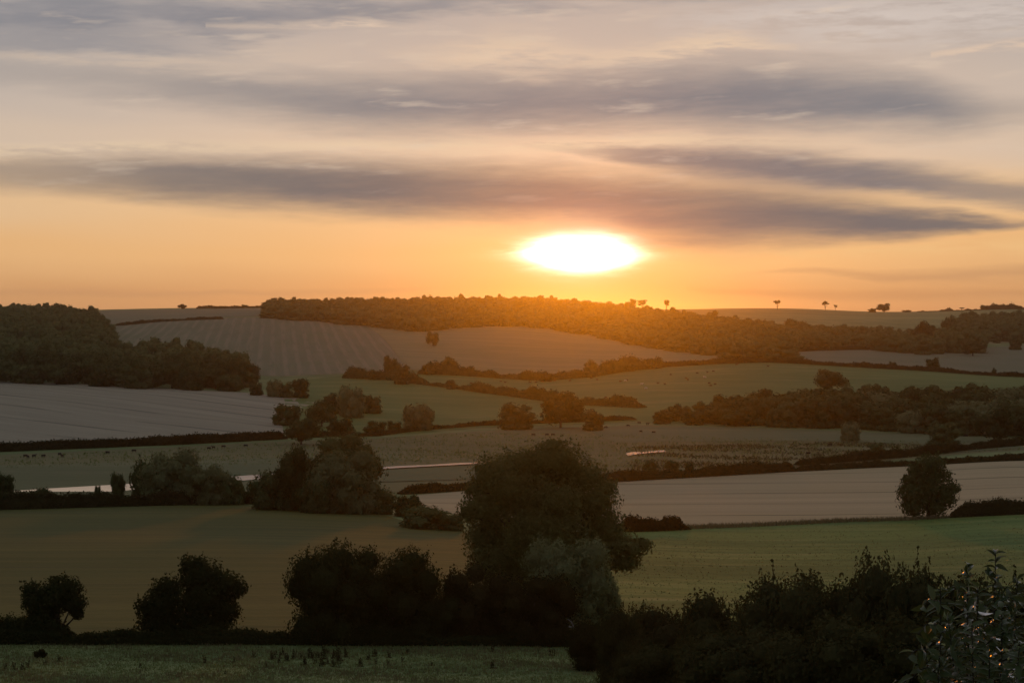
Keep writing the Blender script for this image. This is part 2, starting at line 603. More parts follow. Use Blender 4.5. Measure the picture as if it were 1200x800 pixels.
M_stub_s = stubble_mat('striped stubble', rgb(.135, .143, .080), rgb(.195, .192, .118), rgb(.122, .150, .068), math.radians(97), 9.0, .9, (8.5, .27, rgb(.235, .212, .140), .55), broken=False)
M_stub_h = stubble_mat('hillside stubble', rgb(.185, .170, .078), rgb(.26, .228, .110), rgb(.165, .165, .07), math.radians(150), 12.0, .9, (26.0, .05, rgb(.30, .26, .17), .6))
M_far = stubble_mat('far stubble', rgb(.140, .150, .085), rgb(.195, .195, .12), rgb(.125, .145, .07), math.radians(10), 14.0, .8)
M_verge = grass_mat('dry verge', rgb(.15, .12, .07), rgb(.20, .16, .10), rgb(.10, .09, .05), .03, .3, 1.2, .3)

M_leaf_oak = foliage_mat('oak leaves', rgb(.022, .036, .014), rgb(.098, .122, .046))
M_leaf_green = foliage_mat('mid green leaves', rgb(.032, .050, .019), rgb(.122, .152, .060))
M_leaf_pale = foliage_mat('willow leaves', rgb(.115, .130, .056), rgb(.225, .238, .110))
M_leaf_dark = foliage_mat('dark thorn leaves', rgb(.020, .025, .009), rgb(.055, .060, .022), .15)
M_leaf_rust = foliage_mat('bramble leaves', rgb(.028, .026, .010), rgb(.070, .058, .024))
M_leaf_shrub = foliage_mat('shrub leaves', rgb(.030, .052, .016), rgb(.090, .120, .042), .2, (1.29, .38))
M_hedge = foliage_mat('hedge leaves', rgb(.022, .025, .011), rgb(.062, .062, .026), .15)
M_leaf_thicket = foliage_mat('thicket leaves', rgb(.032, .032, .012), rgb(.090, .084, .034), .15)
M_leaf_great = foliage_mat('great tree leaves', rgb(.055, .062, .020), rgb(.165, .165, .060), .22)
M_bark = plain_mat('bark', rgb(.035, .028, .020), rgb(.07, .058, .045), 3.0)
M_dead = plain_mat('bleached wood', rgb(.16, .15, .13), rgb(.30, .28, .25), 2.0)
M_tuft = foliage_mat('grass blades', rgb(.15, .20, .072), rgb(.29, .32, .135), .4)
M_tuft_dry = foliage_mat('dry grass blades', rgb(.15, .135, .065), rgb(.28, .235, .13), .3)
M_rush = foliage_mat('rush blades', rgb(.070, .066, .030), rgb(.13, .11, .055), .2)
M_dock = foliage_mat('dock stalks', rgb(.045, .038, .018), rgb(.09, .068, .034), .1)

# ------------------------------------------------------------------ the ground, one sheet
GX = np.concatenate([np.linspace(-2400, -120, 40), np.linspace(-105, 1305, 95), np.linspace(1320, 3600, 40)])
GD = np.unique(np.concatenate([np.linspace(2, 60, 16), np.linspace(64, 200, 60), np.geomspace(202, 4600, 280)]))
P = np.zeros((len(GD) + 3, len(GX), 3))
for k, d in enumerate(GD):
    X = (GX - 600) / F * max(d, 60.0)
    P[k + 3, :, 0] = X
    P[k + 3, :, 1] = d
    P[k + 3, :, 2] = height(X, np.full_like(X, d))
for k, (d, z) in enumerate(((-400, -9.0), (-120, -2.0), (-8, -1.55))):
    P[k, :, 0] = (GX - 600) / F * 60.0 * (1 + abs(d) / 60)
    P[k, :, 1] = d
    P[k, :, 2] = z
P = P[:, ::-1]
ground = new_obj('ground', grid_mesh('ground', P), M_ground)
tag(ground, kind='structure')


def drape(name, poly, mat, lift=None, flat_z=None, step=(18.0, 0.018)):
    """A field: a sheet that follows the terrain inside a boundary given by points seen in the photograph."""
    pts = []
    for p in poly:
        if len(p) == 2:
            x, d = ground_at(*p)
        else:
            x, d = on_ground(p[0], p[2])
        pts.append((p[0], math.log(d) * 1000.0))
    B = []
    for a, b in zip(pts, pts[1:] + pts[:1]):
        n = max(1, int(math.hypot((b[0] - a[0]) / step[0], (b[1] - a[1]) / (step[1] * 1000))))
        for k in range(n):
            B.append((a[0] + (b[0] - a[0]) * k / n, a[1] + (b[1] - a[1]) * k / n))
    Bn = np.array(B)
    lo, hi = Bn.min(0), Bn.max(0)
    gx = np.arange(lo[0] + 3, hi[0], step[0]); gy = np.arange(lo[1] + 3, hi[1], step[1] * 1000)
    I = [(a, b) for a in gx for b in gy]
    allp = [Vector(p) for p in B + I]
    nb = len(B)
    v, e, f, *_ = delaunay_2d_cdt(allp, [], [list(range(nb))], 1, 1e-4)
    out = []
    for p in v:
        d = math.exp(p[1] / 1000.0)
        out.append(((p[0] - 600) / F * d, d))
    out = np.array(out)
    z = height(out[:, 0], out[:, 1]) + (lift if lift is not None else 0.008 + out[:, 1] * 0.00012)
    if flat_z is not None:
        z[:] = flat_z
    me = bpy.data.meshes.new(name)
    me.from_pydata(np.column_stack([out, z]).tolist(), [], [list(q) for q in f])
    bm = bmesh.new(); bm.from_mesh(me)
    bmesh.ops.recalc_face_normals(bm, faces=bm.faces)
    if sum(q.normal.z for q in bm.faces) < 0:
        bmesh.ops.reverse_faces(bm, faces=bm.faces)
    for q in bm.faces: q.smooth = True
    bm.to_mesh(me); bm.free()
    o = new_obj(name, me, mat)
    return tag(o, kind='structure')


drape('pasture', [(330, 448), (400, 440), (470, 437), (560, 441), (690, 441), (770, 431), (900, 425), (1050, 431), (1200, 441), (1700, 455),
                  (1700, 490), (1200, 500), (900, 499), (745, 494), (640, 499), (560, 502), (490, 508), (400, 514), (345, 510), (335, 480)], M_pasture)
drape('flood_plain', [(-900, 560), (0, 533), (200, 524), (335, 517), (440, 514), (560, 505), (745, 498), (900, 502), (1200, 514), (1700, 530),
                      (1700, 519), (1200, 528), (1000, 543), (900, 550), (760, 559), (560, 571), (450, 578), (285, 583), (0, 592), (-900, 620)], M_flood)
drape('damp_meadow', [(690, 506), (760, 500), (900, 503), (1060, 508), (1200, 516), (1200, 522), (1060, 520), (940, 517), (820, 518), (720, 519)], M_floodgreen, lift=.24)
drape('damp_meadow', [(760, 556), (850, 548), (930, 541), (1060, 530), (1200, 519), (1500, 506), (1500, 512), (1200, 526), (1000, 542), (900, 549), (780, 557)], M_floodgreen, lift=.28)
drape('damp_meadow', [(-900, 560), (0, 546), (200, 541), (380, 536), (440, 551), (560, 548), (560, 562), (420, 566), (285, 577), (0, 586), (-900, 612)], M_floodgreen, lift=.24)
drape('crop_field', [(-500, 760), (-200, 746), (0, 745), (300, 745), (600, 745), (640, 700), (600, 645), (545, 624), (480, 612), (440, 601), (345, 596), (285, 591), (150, 594), (0, 598), (-900, 612)], M_crop)
drape('meadow', [(640, 700), (690, 760), (1000, 762), (1500, 760), (1700, 600), (1200, 601), (1110, 605), (1000, 610), (800, 618), (700, 622), (600, 645)], M_meadow)
drape('stubble_field', [(488, 580), (560, 574), (760, 562), (900, 554), (1050, 547), (1200, 540), (1800, 515), (1800, 585), (1200, 600), (1000, 608.5), (800, 617), (700, 620), (600, 618), (545, 605), (490, 592)], M_stub_r)
drape('stubble_field', [(-900, 440), (-300, 446), (0, 447), (150, 453), (285, 460), (350, 467), (372, 471), (340, 482), (330, 496), (334, 511), (200, 518), (0, 526), (-300, 537), (-900, 556)], M_stub_l)
drape('stubble_field', [(110, 388), (130, 381), (200, 376), (310, 372), (430, 381), (452, 400), (478, 434), (420, 437), (330, 441), (292, 440), (240, 432), (170, 424), (130, 410)], M_stub_s)
drape('stubble_field', [(430, 381), (500, 388), (570, 381), (640, 384), (720, 397), (820, 415), (905, 424), (770, 430), (700, 438), (640, 444), (560, 439), (478, 434), (452, 400)], M_stub_h, lift=.55)
drape('upland_field', [(90, 366), (200, 363), (310, 361.5), (316, 371), (200, 375), (130, 380), (100, 378)], M_far)
drape('upland_field', [(905, 424), (925, 412), (1000, 409.5), (1120, 410), (1200, 404), (1600, 404), (1600, 436), (1200, 438), (1050, 429)], M_far)
drape('upland_field', [(1030, 398), (1120, 394), (1200, 394), (1600, 394), (1600, 401), (1200, 401), (1100, 404)], M_stub_h)

# water: a slow river and an oxbow pool lying level in the flood plain
mw, tw, bw = material('river water')
bw.inputs['Base Color'].default_value = (.030, .032, .026, 1)
bw.inputs['Roughness'].default_value = 0.03
bw.inputs['Specular IOR Level'].default_value = 0.5
bw.inputs['IOR'].default_value = 1.33
vv, (wx, wy, wz) = obj_coord(tw)
bump(tw, bw, noise(tw, comb(tw, wx * .5, wy * 1.0, 0), .6, 3, .5), 0.05, 0.05)
WZ = -42.72
drape('river', [(-900, 602), (-200, 585), (0, 577), (60, 573.5), (130, 569.5), (200, 565), (300, 557.5), (360, 553.5), (430, 549.5), (470, 547), (500, 546), (530, 544), (556, 543), (566, 542.6),
                (556, 544.6), (530, 546), (500, 547.6), (470, 549.2), (430, 552), (360, 558), (300, 563), (200, 571.5), (130, 577), (60, 582), (0, 586), (-200, 596), (-900, 620)], mw, flat_z=WZ)
drape('pool', [(733, 532.5), (742, 530.5), (758, 530), (778, 528.5), (781, 530.5), (765, 531.5), (748, 533), (736, 535)], mw, flat_z=WZ)

# ------------------------------------------------------------------ vegetation builders
def unit(rng, n):
    v = rng.normal(size=(n, 3))
    return v / np.linalg.norm(v, axis=1, keepdims=True)


def leaf_quads(rng, pos, out, size, droop=0.0, jitter=0.8, asp=1.6):
    """Rhombic leaf clumps at pos, facing roughly along out."""
    n = len(pos)
    nor = out + unit(rng, n) * jitter
    nor /= np.linalg.norm(nor, axis=1, keepdims=True)
    a = unit(rng, n)
    if droop:
        a = a * (1 - droop) + np.array([0, 0, -1.0]) * droop
    a = a - nor * np.sum(a * nor, 1, keepdims=True)
    a /= np.linalg.norm(a, axis=1, keepdims=True) + 1e-9
    b = np.cross(nor, a)
    s = (size * rng.uniform(.55, 1.35, n))[:, None]
    la, lb = a * s * .5 * asp, b * s * .5
    off = nor * s * rng.uniform(-.15, .15, (n, 1))
    return np.stack([pos - la, pos + lb + off, pos + la, pos - lb + off], 1)


_cs = []
for ax in range(3):
    for sg in (-1, 1):
        for i in (-1, 0):
            for j in (-1, 0):
                q = []
                for di, dj in ((0, 0), (1, 0), (1, 1), (0, 1)):
                    p = [0, 0, 0]
                    p[ax] = sg; p[(ax + 1) % 3] = i + di; p[(ax + 2) % 3] = j + dj
                    q.append(np.array(p, float) / np.linalg.norm(p))
                _cs.append(q)
CUBESPHERE = np.array(_cs)


def crown_quads(rng, lobes, n, leaf, droop=0.0, asp=1.6, core=.74, keep=.72, fuzz=.30, jit=.38, shoots=0, slen=.8):
    """lobes: list of (centre, radii) ellipsoids; leaves cover their outer shells."""
    L = [(np.array(c, float), np.array(r, float) * np.ones(3)) for c, r in lobes]
    w = np.array([r[0] * r[2] for _, r in L]); w = w / w.sum()
    out = []
    for k, (c, r) in enumerate(L):
        m = int(n * w[k])
        d = unit(rng, m)
        lump = 1 + .16 * np.sin(d[:, 0] * 5 + k * 2.1) * np.sin(d[:, 1] * 6 + k) * np.sin(d[:, 2] * 5 + k * .7) * 2
        rad = (1 - fuzz * .6 + fuzz * rng.uniform(0, 1, m) ** 1.5) * lump
        p = c + d * r * rad[:, None]
        ok = np.ones(m, bool)
        for j, (c2, r2) in enumerate(L):
            if j != k:
                ok &= np.sum(((p - c2) / r2) ** 2, 1) > keep ** 2
        p, d = p[ok], d[ok]
        nrm = d / r * r.min(); nrm /= np.linalg.norm(nrm, axis=1, keepdims=True)
        out.append(leaf_quads(rng, p, nrm, leaf, droop, jit, asp))
        if core:
            out.append(c + CUBESPHERE * r * core)
    # leading shoots that break the outline
    for _ in range(shoots):
        k = rng.choice(len(L), p=w)
        c, r = L[k]
        d = unit(rng, 1)[0]; d[2] = abs(d[2]) * 1.0 + .1; d /= np.linalg.norm(d)
        s = c + d * r * .9
        if any(np.sum(((s - c2) / r2) ** 2) < .9 for j, (c2, r2) in enumerate(L) if j != k):
            continue
        g = d * .7 + np.array([0, 0, .7]) + rng.normal(size=3) * .3; g /= np.linalg.norm(g)
        ln = slen * rng.uniform(.4, 1.3)
        m = int(max(5, ln / leaf * 3.2))
        tt = rng.uniform(0, 1, m)
        p = s + g * (tt * ln)[:, None] + rng.normal(size=(m, 3)) * leaf * (.75 - .5 * tt)[:, None]
        out.append(leaf_quads(rng, p, unit(rng, m), leaf * .8, 0, .8, asp))
    return np.concatenate(out)


def auto_lobes(rng, H, R, base, nl, lob=(.30, .46), flat=1.0):
    C = np.array([0, 0, base + (H - base) * .5]); env = np.array([R, R, (H - base) * .5])
    lobes = [(C, env * .62)]
    for k in range(nl):
        a = 2 * math.pi * (k * 0.618 + rng.uniform(-.06, .06))
        zz = -0.85 + 1.75 * (k + .5) / nl
        rr = math.sqrt(max(0.05, 1 - zz * zz * .9))
        d = np.array([math.cos(a) * rr, math.sin(a) * rr, zz])
        r = R * rng.uniform(*lob)
        reach = rng.uniform(.56, .80)
        c = C + d * env * reach
        rz = r * rng.uniform(.7, .95) * flat
        c[2] = min(max(c[2], base + rz * .6), H - rz * .9)
        lobes.append((c, np.array([r, r, rz])))
    if base < .5:                                    # foliage down to the ground
        for k in range(6):
            a = 2 * math.pi * (k + rng.uniform(-.2, .2)) / 6
            r = R * rng.uniform(.34, .46)
            lobes.append((np.array([math.cos(a) * R * .56, math.sin(a) * R * .56, r * .62]), np.array([r, r, r * .85])))
    return lobes


def tube(pts, rad, sides=7):
    pts = np.array(pts, float); out = []
    rings = []
    for i, p in enumerate(pts):
        t = pts[min(i + 1, len(pts) - 1)] - pts[max(i - 1, 0)]
        t = t / (np.linalg.norm(t) + 1e-9)
        u = np.cross(t, [0.3, 0.9, 0.1]); u /= np.linalg.norm(u) + 1e-9
        v = np.cross(t, u)
        a = np.linspace(0, 2 * math.pi, sides, endpoint=False)
        rings.append(p + rad[i] * (np.cos(a)[:, None] * u + np.sin(a)[:, None] * v))
    for r0, r1 in zip(rings[:-1], rings[1:]):
        for k in range(sides):
            k2 = (k + 1) % sides
            out.append([r0[k], r0[k2], r1[k2], r1[k]])
    return np.array(out)


def trunk_quads(rng, lobes, H, r0, lean=(0, 0), base_pt=(0, 0, 0), sides=7):
    top = np.array(lobes[0][0], float)
    b = np.array(base_pt, float)
    mid = b * .45 + top * .55 + np.array([lean[0], lean[1], 0])
    pts = [b + [0, 0, -.4], b + [0, 0, .1], b * .75 + mid * .25, mid, top]
    out = [tube(pts, [r0 * 1.5, r0 * 1.25, r0, r0 * .75, r0 * .3], sides)]
    for c, r in lobes[1:]:
        st = b * .5 + mid * .5 if rng.uniform() < .4 else mid
        k = (st + np.array(c)) / 2 + rng.normal(size=3) * .06 * H
        out.append(tube([st, k, c], [r0 * .5, r0 * .32, r0 * .1], 5))
    return np.concatenate(out)


TEMPL = {}
def template(key, H, R, base, nl, n, leaf, mat, seed, droop=0., asp=1.6, lob=(.30, .46), flat=1.0, r0=None, lobes=None, fuzz=.3, core=.74,
             lean=(0, 0), base_pt=(0, 0, 0), jit=.38, shoots=0, slen=.8):
    rng = np.random.RandomState(seed)
    lobes = lobes or auto_lobes(rng, H, R, base, nl, lob, flat)
    cm = quads_mesh(key + '_crown', crown_quads(rng, lobes, n, leaf, droop, asp, core, fuzz=fuzz, jit=jit, shoots=shoots, slen=slen))
    cm.materials.append(mat)
    tm = quads_mesh(key + '_trunk', trunk_quads(rng, lobes, H, r0 or H * .028, lean, base_pt))
    tm.materials.append(M_bark)
    TEMPL[key] = (cm, tm, H, R)


def plant(key, x, y, H, R, name, label, cat='tree', group=None, rot=None, sink=0.15, part=('crown', 'trunk')):
    cm, tm, h0, r0 = TEMPL[key]
    e = bpy.data.objects.new(name, None)
    COL.objects.link(e)
    e.empty_display_size = 0.5
    e.location = (x, y, gz(x, y) - sink)
    e.rotation_euler = (0, 0, RS.uniform(0, 6.28) if rot is None else rot)
    e.scale = (R / r0, R / r0, (H + sink) / h0)
    tag(e, label, cat, group)
    for me, nm in ((tm, part[1]), (cm, part[0])):
        o = bpy.data.objects.new(nm, me)
        COL.objects.link(o)
        o.parent = e
    return e


def plant_px(key, px, base, top, half, name, label, cat='tree', group=None, rot=None, D=None):
    """A plant whose foot, top and half width are seen at these pixels of the photograph."""
    x, d = ground_at(px, base) if D is None else on_ground(px, D)
    H = (HZ - top) / F * d - gz(x, d)
    return plant(key, x, d, H, half / F * d, name, label, cat, group, rot)


# far templates (600 m and beyond: a clump of leaves per face)
for k in range(4):
    template('oak%d' % k, 12, 6.5, .8, 7, 1700, .72, M_leaf_oak, 10 + k, lob=(.38, .56), fuzz=.22)
    template('dome%d' % k, 12, 6.5, .2, 6, 1900, .68, M_leaf_green if k % 2 else M_leaf_oak, 70 + k, lob=(.40, .58), fuzz=.18)
    template('round%d' % k, 12, 5.2, .2, 11, 1500, .75, M_leaf_green, 20 + k, flat=1.1)
    template('bush%d' % k, 5, 3.4, 0.0, 7, 700, .55, M_leaf_green, 30 + k, lob=(.34, .5))
    template('thorn%d' % k, 6, 3.4, .0, 7, 800, .55, M_leaf_oak, 40 + k, lob=(.34, .5))
for k in range(3):
    template('willow%d' % k, 9, 6.5, .3, 11, 2000, .62, M_leaf_pale, 50 + k, droop=.4, asp=2.4, lob=(.34, .5))
    template('sky%d' % k, 10, 3.6, 5.0, 5, 260, .8, M_leaf_oak, 60 + k, lob=(.3, .5), r0=.28, flat=.6, core=.4)


def inside(poly, X, Y):
    poly = np.asarray(poly); r = np.zeros(len(X), bool)
    for (x0, y0), (x1, y1) in zip(poly, np.roll(poly, -1, 0)):
        c = ((y0 > Y) != (y1 > Y)) & (X < (x1 - x0) * (Y - y0) / (y1 - y0 + 1e-12) + x0)
        r ^= c
    return r


def scatter(poly_px, spacing, rng, jit=.36):
    """Points on the ground inside an outline; entries (px, py) or (px, None, distance)."""
    W = np.array([ground_at(*p) if len(p) == 2 else on_ground(p[0], p[2]) for p in poly_px])
    lo, hi = W.min(0), W.max(0)
    gx, gy = np.meshgrid(np.arange(lo[0], hi[0], spacing), np.arange(lo[1], hi[1], spacing * .9))
    gx = gx + (np.arange(gx.shape[0]) % 2)[:, None] * spacing * .5
    X = gx.ravel() + rng.uniform(-jit, jit, gx.size) * spacing
    Y = gy.ravel() + rng.uniform(-jit, jit, gx.size) * spacing
    ok = inside(W, X, Y)
    return X[ok], Y[ok]


def hedge(pts, h, w, leaf, label, mat=None, name='hedge', seed=0, dens=2.6, gaps=0.0, group=None, wob=.25):
    """A hedge along points seen at the photograph's pixels: leafy shell on a solid heart, uneven top."""
    rng = np.random.RandomState(900 + seed)
    W = np.array([ground_at(*p) if len(p) == 2 else on_ground(p[0], p[2]) for p in pts])
    seg = np.linalg.norm(np.diff(W, axis=0), axis=1); cum = np.concatenate([[0], np.cumsum(seg)])
    L = cum[-1]
    def at(s):
        return np.stack([np.interp(s, cum, W[:, 0]), np.interp(s, cum, W[:, 1])], -1)
    ph = rng.uniform(0, 6, 6)
    def prof(s):
        p = 1 + wob * (np.sin(s / (2.6 * h) + ph[0]) * .5 + np.sin(s / (1.1 * h) + ph[1]) * .35 + np.sin(s / (6.3 * h) + ph[2]) * .6 + np.sin(s / (.45 * h) + ph[4]) * .22 + np.sin(s / (17 * h) + ph[5]) * .5)
        p = p * np.clip(np.minimum(s, L - s) / (1.5 * h) + .25, 0, 1)
        if gaps:
            p = p * np.clip(1.6 - gaps * 2.2 * (np.sin(s / (3.7 * h) + ph[3]) > .75), .15, 1)
        return np.maximum(p, .12) * h
    n = int(dens * L * (2 * h + w) / (leaf * leaf))
    s = rng.uniform(0, L, n)
    c = at(s); t = at(np.minimum(s + 1, L)) - at(np.maximum(s - 1, 0))
    t /= np.linalg.norm(t, axis=1, keepdims=True) + 1e-9
    nrm = np.stack([-t[:, 1], t[:, 0]], -1)
    hh = prof(s)
    th = rng.uniform(0, math.pi, n)
    rr = rng.uniform(.82, 1.06, n) + .30 * rng.uniform(0, 1, n) ** 6
    lat = np.cos(th) * w * .5 * rr
    up = np.sqrt(np.clip(np.sin(th), 0, 1)) * hh * rr * np.where(np.abs(np.cos(th)) > .8, rng.uniform(.0, 1., n), 1)
    X = c[:, 0] + nrm[:, 0] * lat; Y = c[:, 1] + nrm[:, 1] * lat
    Z = height(X, Y)
    pos = np.stack([X, Y, Z + up], -1)
    out = np.stack([nrm[:, 0] * np.cos(th), nrm[:, 1] * np.cos(th), np.sin(th) + .1], -1)
    out /= np.linalg.norm(out, axis=1, keepdims=True)
    Q = [leaf_quads(rng, pos, out, leaf, 0, .8)]
    m = max(2, int(L / (h * .8)))
    ss = np.linspace(0, L, m + 1)
    cc = at(ss); tt = np.gradient(cc, axis=0); tt /= np.linalg.norm(tt, axis=1, keepdims=True) + 1e-9
    nn = np.stack([-tt[:, 1], tt[:, 0]], -1)
    hp = prof(ss) * .86
    rings = []
    for i in range(m + 1):
        z0 = gz(cc[i, 0], cc[i, 1])
        rings.append([np.array([cc[i, 0] + nn[i, 0] * a * w * .42, cc[i, 1] + nn[i, 1] * a * w * .42, z0 + b]) for a, b in
                      ((-1, -.3), (-.95, hp[i] * .6), (-.4, hp[i]), (.4, hp[i]), (.95, hp[i] * .6), (1, -.3))])
    for r0, r1 in zip(rings[:-1], rings[1:]):
        for k in range(5):
            Q.append(np.array([[r0[k], r0[k + 1], r1[k + 1], r1[k]]]))
    Q.append(np.array([[rings[0][0], rings[0][1], rings[0][4], rings[0][5]], [rings[-1][0], rings[-1][1], rings[-1][4], rings[-1][5]]]))
    o = new_obj(name, quads_mesh(name, np.concatenate(Q)), mat or M_hedge)
    return tag(o, label, 'hedge', group)


# ------------------------------------------------------------------ woods and belts
rng = np.random.RandomState(42)
# wood on the left: crowns one can tell apart are trees of their own; the mass behind is one canopy
X, Y = scatter([(-130, 447), (0, 448.5), (150, 455), (270, 460), (296, 457), (288, 440), (262, 430), (215, 422), (150, 419), (130, 412), (124, 394), (108, 378), (60, 371), (-130, 371)], 14.0, rng, .42)
order = np.argsort(Y)
FARMASS = []
nleft = 0
for k in order:
    if nleft < 105 and 600 + F * X[k] / Y[k] > -30:
        nleft += 1
        kk = rng.randint(4)
        plant(('dome%d' if rng.uniform() < .75 else 'oak%d') % kk, X[k], Y[k], rng.uniform(8.0, 17), rng.uniform(5.4, 8.2),
              'woodland_tree', 'rounded broadleaf tree packed in the dark wood above the grey stubble field', 'tree', 'trees of the wood beside the grey stubble field')
    else:
        FARMASS.append((X[k], Y[k], rng.uniform(8.0, 17), rng.uniform(5.4, 8.2)))

# wood along the ridge and down the slope to the right
RIDGE = [[(312, 373.5), (420, 382), (500, 390), (570, 383), (640, 386), (720, 400), (800, 414), (860, 421), (925, 422), (928, 412), (880, 398), (800, 376), (700, None, 2260), (520, None, 2300), (318, None, 2330)],
         [(925, 413), (1000, 407.5), (1090, 417), (1100, 410), (1070, 400), (1000, 394), (900, 388), (830, 380), (800, 384)],
         [(1108, 398), (1200, 402), (1500, 401), (1500, None, 2150), (1130, None, 2150)],
         [(1098, 414), (1150, 414), (1150, 405), (1100, 402)]]
for poly in RIDGE:
    X, Y = scatter(poly, 14.5, rng, .45)
    for x, y in zip(X, Y):
        up = 4.5 if 600 + F * x / y > 1100 else 0.0
        FARMASS.append((x, y, up + rng.uniform(7.0, 14.5) + 3.0 * (rng.uniform() < .12), rng.uniform(5.4, 10.5)))
far_shapes = []
for k in range(5):
    r2 = np.random.RandomState(300 + k)
    far_shapes.append(crown_quads(r2, auto_lobes(r2, 1.0, .55, .03, 5, (.42, .58)), 380, .085, core=.84, fuzz=.16, jit=.25))
ALL = []
for x, y, H, R in FARMASS:
    q = far_shapes[rng.randint(5)]
    a = rng.uniform(0, 6.28)
    ca, sa = math.cos(a), math.sin(a)
    p = q * np.array([R / .55, R / .55, H])
    p = np.stack([p[..., 0] * ca - p[..., 1] * sa, p[..., 0] * sa + p[..., 1] * ca, p[..., 2]], -1) + np.array([x, y, gz(x, y) - .2])
    ALL.append(p)
wood = new_obj('woodland', quads_mesh('woodland', np.concatenate(ALL)), M_leaf_green)
tag(wood, 'dense broadleaf woodland covering the ridge and the far slopes', 'woodland', kind='stuff')

# belt of trees between the green pasture and the flood plain
X, Y = scatter([(748, 494), (800, 498.5), (900, 500), (1000, 503), (1060, 508), (1200, 514), (1330, 517), (1330, 484), (1200, 480), (1100, 482), (1000, 484), (900, 486), (800, 487)], 12.5, rng)
for k in np.argsort(Y):
    x, y = X[k], Y[k]
    px = 600 + F * x / y
    if px > 1225: continue
    grow = np.clip((px - 740) / 120, .55, 1.25)
    if px > 1000 and rng.uniform() < .45:
        plant('willow%d' % rng.randint(3), x, y, rng.uniform(9, 12.5), rng.uniform(6.5, 8.5), 'belt_tree', 'pale green rounded tree in the belt along the flood plain', 'tree', 'pale trees of the belt along the flood plain')
    else:
        plant(('round%d' if rng.uniform() < .88 else 'oak%d') % rng.randint(4), x, y, rng.uniform(8.0, 12.5) * grow, rng.uniform(5.6, 8.0) * min(grow, 1.1), 'belt_tree',
              'dark green tree in the dense belt along the flood plain', 'tree', 'dark trees of the belt along the flood plain')

# ------------------------------------------------------------------ hedges
hedge([(-60, 600), (0, 597), (150, 593), (285, 590), (312, 591)], 2.4, 2.6, .34, 'long dark hedge along the far edge of the ochre crop field', seed=1)
hedge([(-250, 541), (0, 529), (200, 521), (334, 514)], 2.7, 3.4, .46, 'straight dark hedge below the grey stubble field', seed=2, wob=.12)
hedge([(335, 513), (440, 511), (495, 504), (560, 499), (640, 496), (745, 492)], 1.5, 2.2, .5, 'low dark hedge along the bottom of the small green pasture', seed=3)
hedge([(470, 579), (560, 573), (660, 568), (760, 562), (850, 557), (930, 552)], 2.3, 3.0, .42, 'dark hedge along the top of the pale stubble field, ending at a second hedge', seed=4)
hedge([(932, 552), (1000, 548.5), (1100, 544), (1200, 539), (1330, 532)], 1.5, 2.5, .42, 'thin dark hedge between pale stubble and a narrow green strip', seed=5)
hedge([(933, 546), (1000, 541), (1100, 532), (1200, 522), (1320, 514)], 2.6, 3.2, .46, 'dark hedge climbing away along the flood meadow above the narrow green strip', seed=6)
hedge([(728, 623), (760, 622), (802, 620)], 2.3, 3.2, .28, 'short dark hedge block at the corner of pale stubble and meadow', seed=7, wob=.5)
hedge([(1114, 606), (1160, 604), (1240, 601), (1330, 598)], 3.0, 3.2, .30, 'dark clipped hedge beside the lone tree of the meadow edge', seed=8)
hedge([(404, 443), (430, 444), (468, 446), (490, 450), (540, 456), (600, 464), (660, 472), (700, 475), (752, 478)], 4.2, 5.0, .7, 'bushy hedge sloping across the pasture to the two broad trees', M_leaf_oak, seed=9, wob=.5)
hedge([(490, 438), (540, 440), (600, 444), (640, 446), (690, 442), (740, 434), (778, 430)], 4.6, 5.0, .8, 'bushy hedge along the foot of the tan hillside field', M_leaf_oak, seed=10, wob=.5)
hedge([(770, 431), (830, 427), (905, 425), (980, 429), (1050, 433), (1200, 442), (1330, 450)], 2.6, 3.0, .7, 'long straight hedge along the top of the big green pasture', seed=11)
hedge([(136, 382), (180, 377.5), (220, 375.5), (262, 374)], 2.2, 3.0, .9, 'thin hedge curving over the hill above the striped field', seed=12)
hedge([(920, 412.5), (960, 411), (1000, 410), (1060, 410)], 2.2, 3.0, .9, 'thin hedge below the wood on the far upland field', seed=13)
hedge([(1040, 398), (1120, 395.5), (1200, 402), (1330, 404)], 2.0, 3.0, 1.0, 'low hedge edging the far upland field by the right wood', seed=14)
hedge([(-80, 753), (0, 753.5), (90, 753.5)], 1.5, 2.0, .14, 'low thorn hedge under the leaning tree beside the crop field', M_leaf_dark, seed=15, gaps=.6)
hedge([(78, 754), (160, 754), (260, 754), (350, 754)], 1.25, 2.0, .14, 'low tangled hedge between the leaning tree and the two joined dark trees', M_leaf_dark, seed=16, wob=.28)
hedge([(340, 754), (430, 755), (540, 755), (640, 756), (690, 756)], 1.6, 2.4, .14, 'dark hedge bottom under the big tree and its bushes', M_leaf_dark, seed=17, wob=.35)

# ------------------------------------------------------------------ single trees of the valley
J = plant_px
J('round1', 605, 503, 470, 21, 'parkland_tree', 'dome shaped tree on the flood meadow, slightly narrower than its broad neighbour')
J('oak2', 657, 501, 459, 25.5, 'parkland_tree', 'broad dark dome shaped tree, biggest of three in a row on the flood meadow')
J('round3', 695, 504.5, 478, 14, 'parkland_tree', 'small clear stemmed tree beside the broad dome shaped tree')
J('oak1', 972, 460, 432, 18.5, 'field_tree', 'lone spreading tree standing in the big green pasture')
J('oak3', 507, 406, 387.5, 7.5, 'field_tree', 'lone tree in the middle of the tan hillside field')
J('willow1', 490, 504, 473, 20, 'field_tree', 'loose pale green tree at the corner of the small pasture')
J('oak0', 353, 521, 489, 20.5, 'field_tree', 'round dark tree beside the straight hedge end on the flood plain')
J('round0', 1106, 522, 491, 20, 'field_tree', 'round dark tree on a short trunk before the belt, beside the climbing hedge')
J('oak2', 1165, 518, 477, 25, 'field_tree', 'broad dark tree before the belt near the climbing hedge')
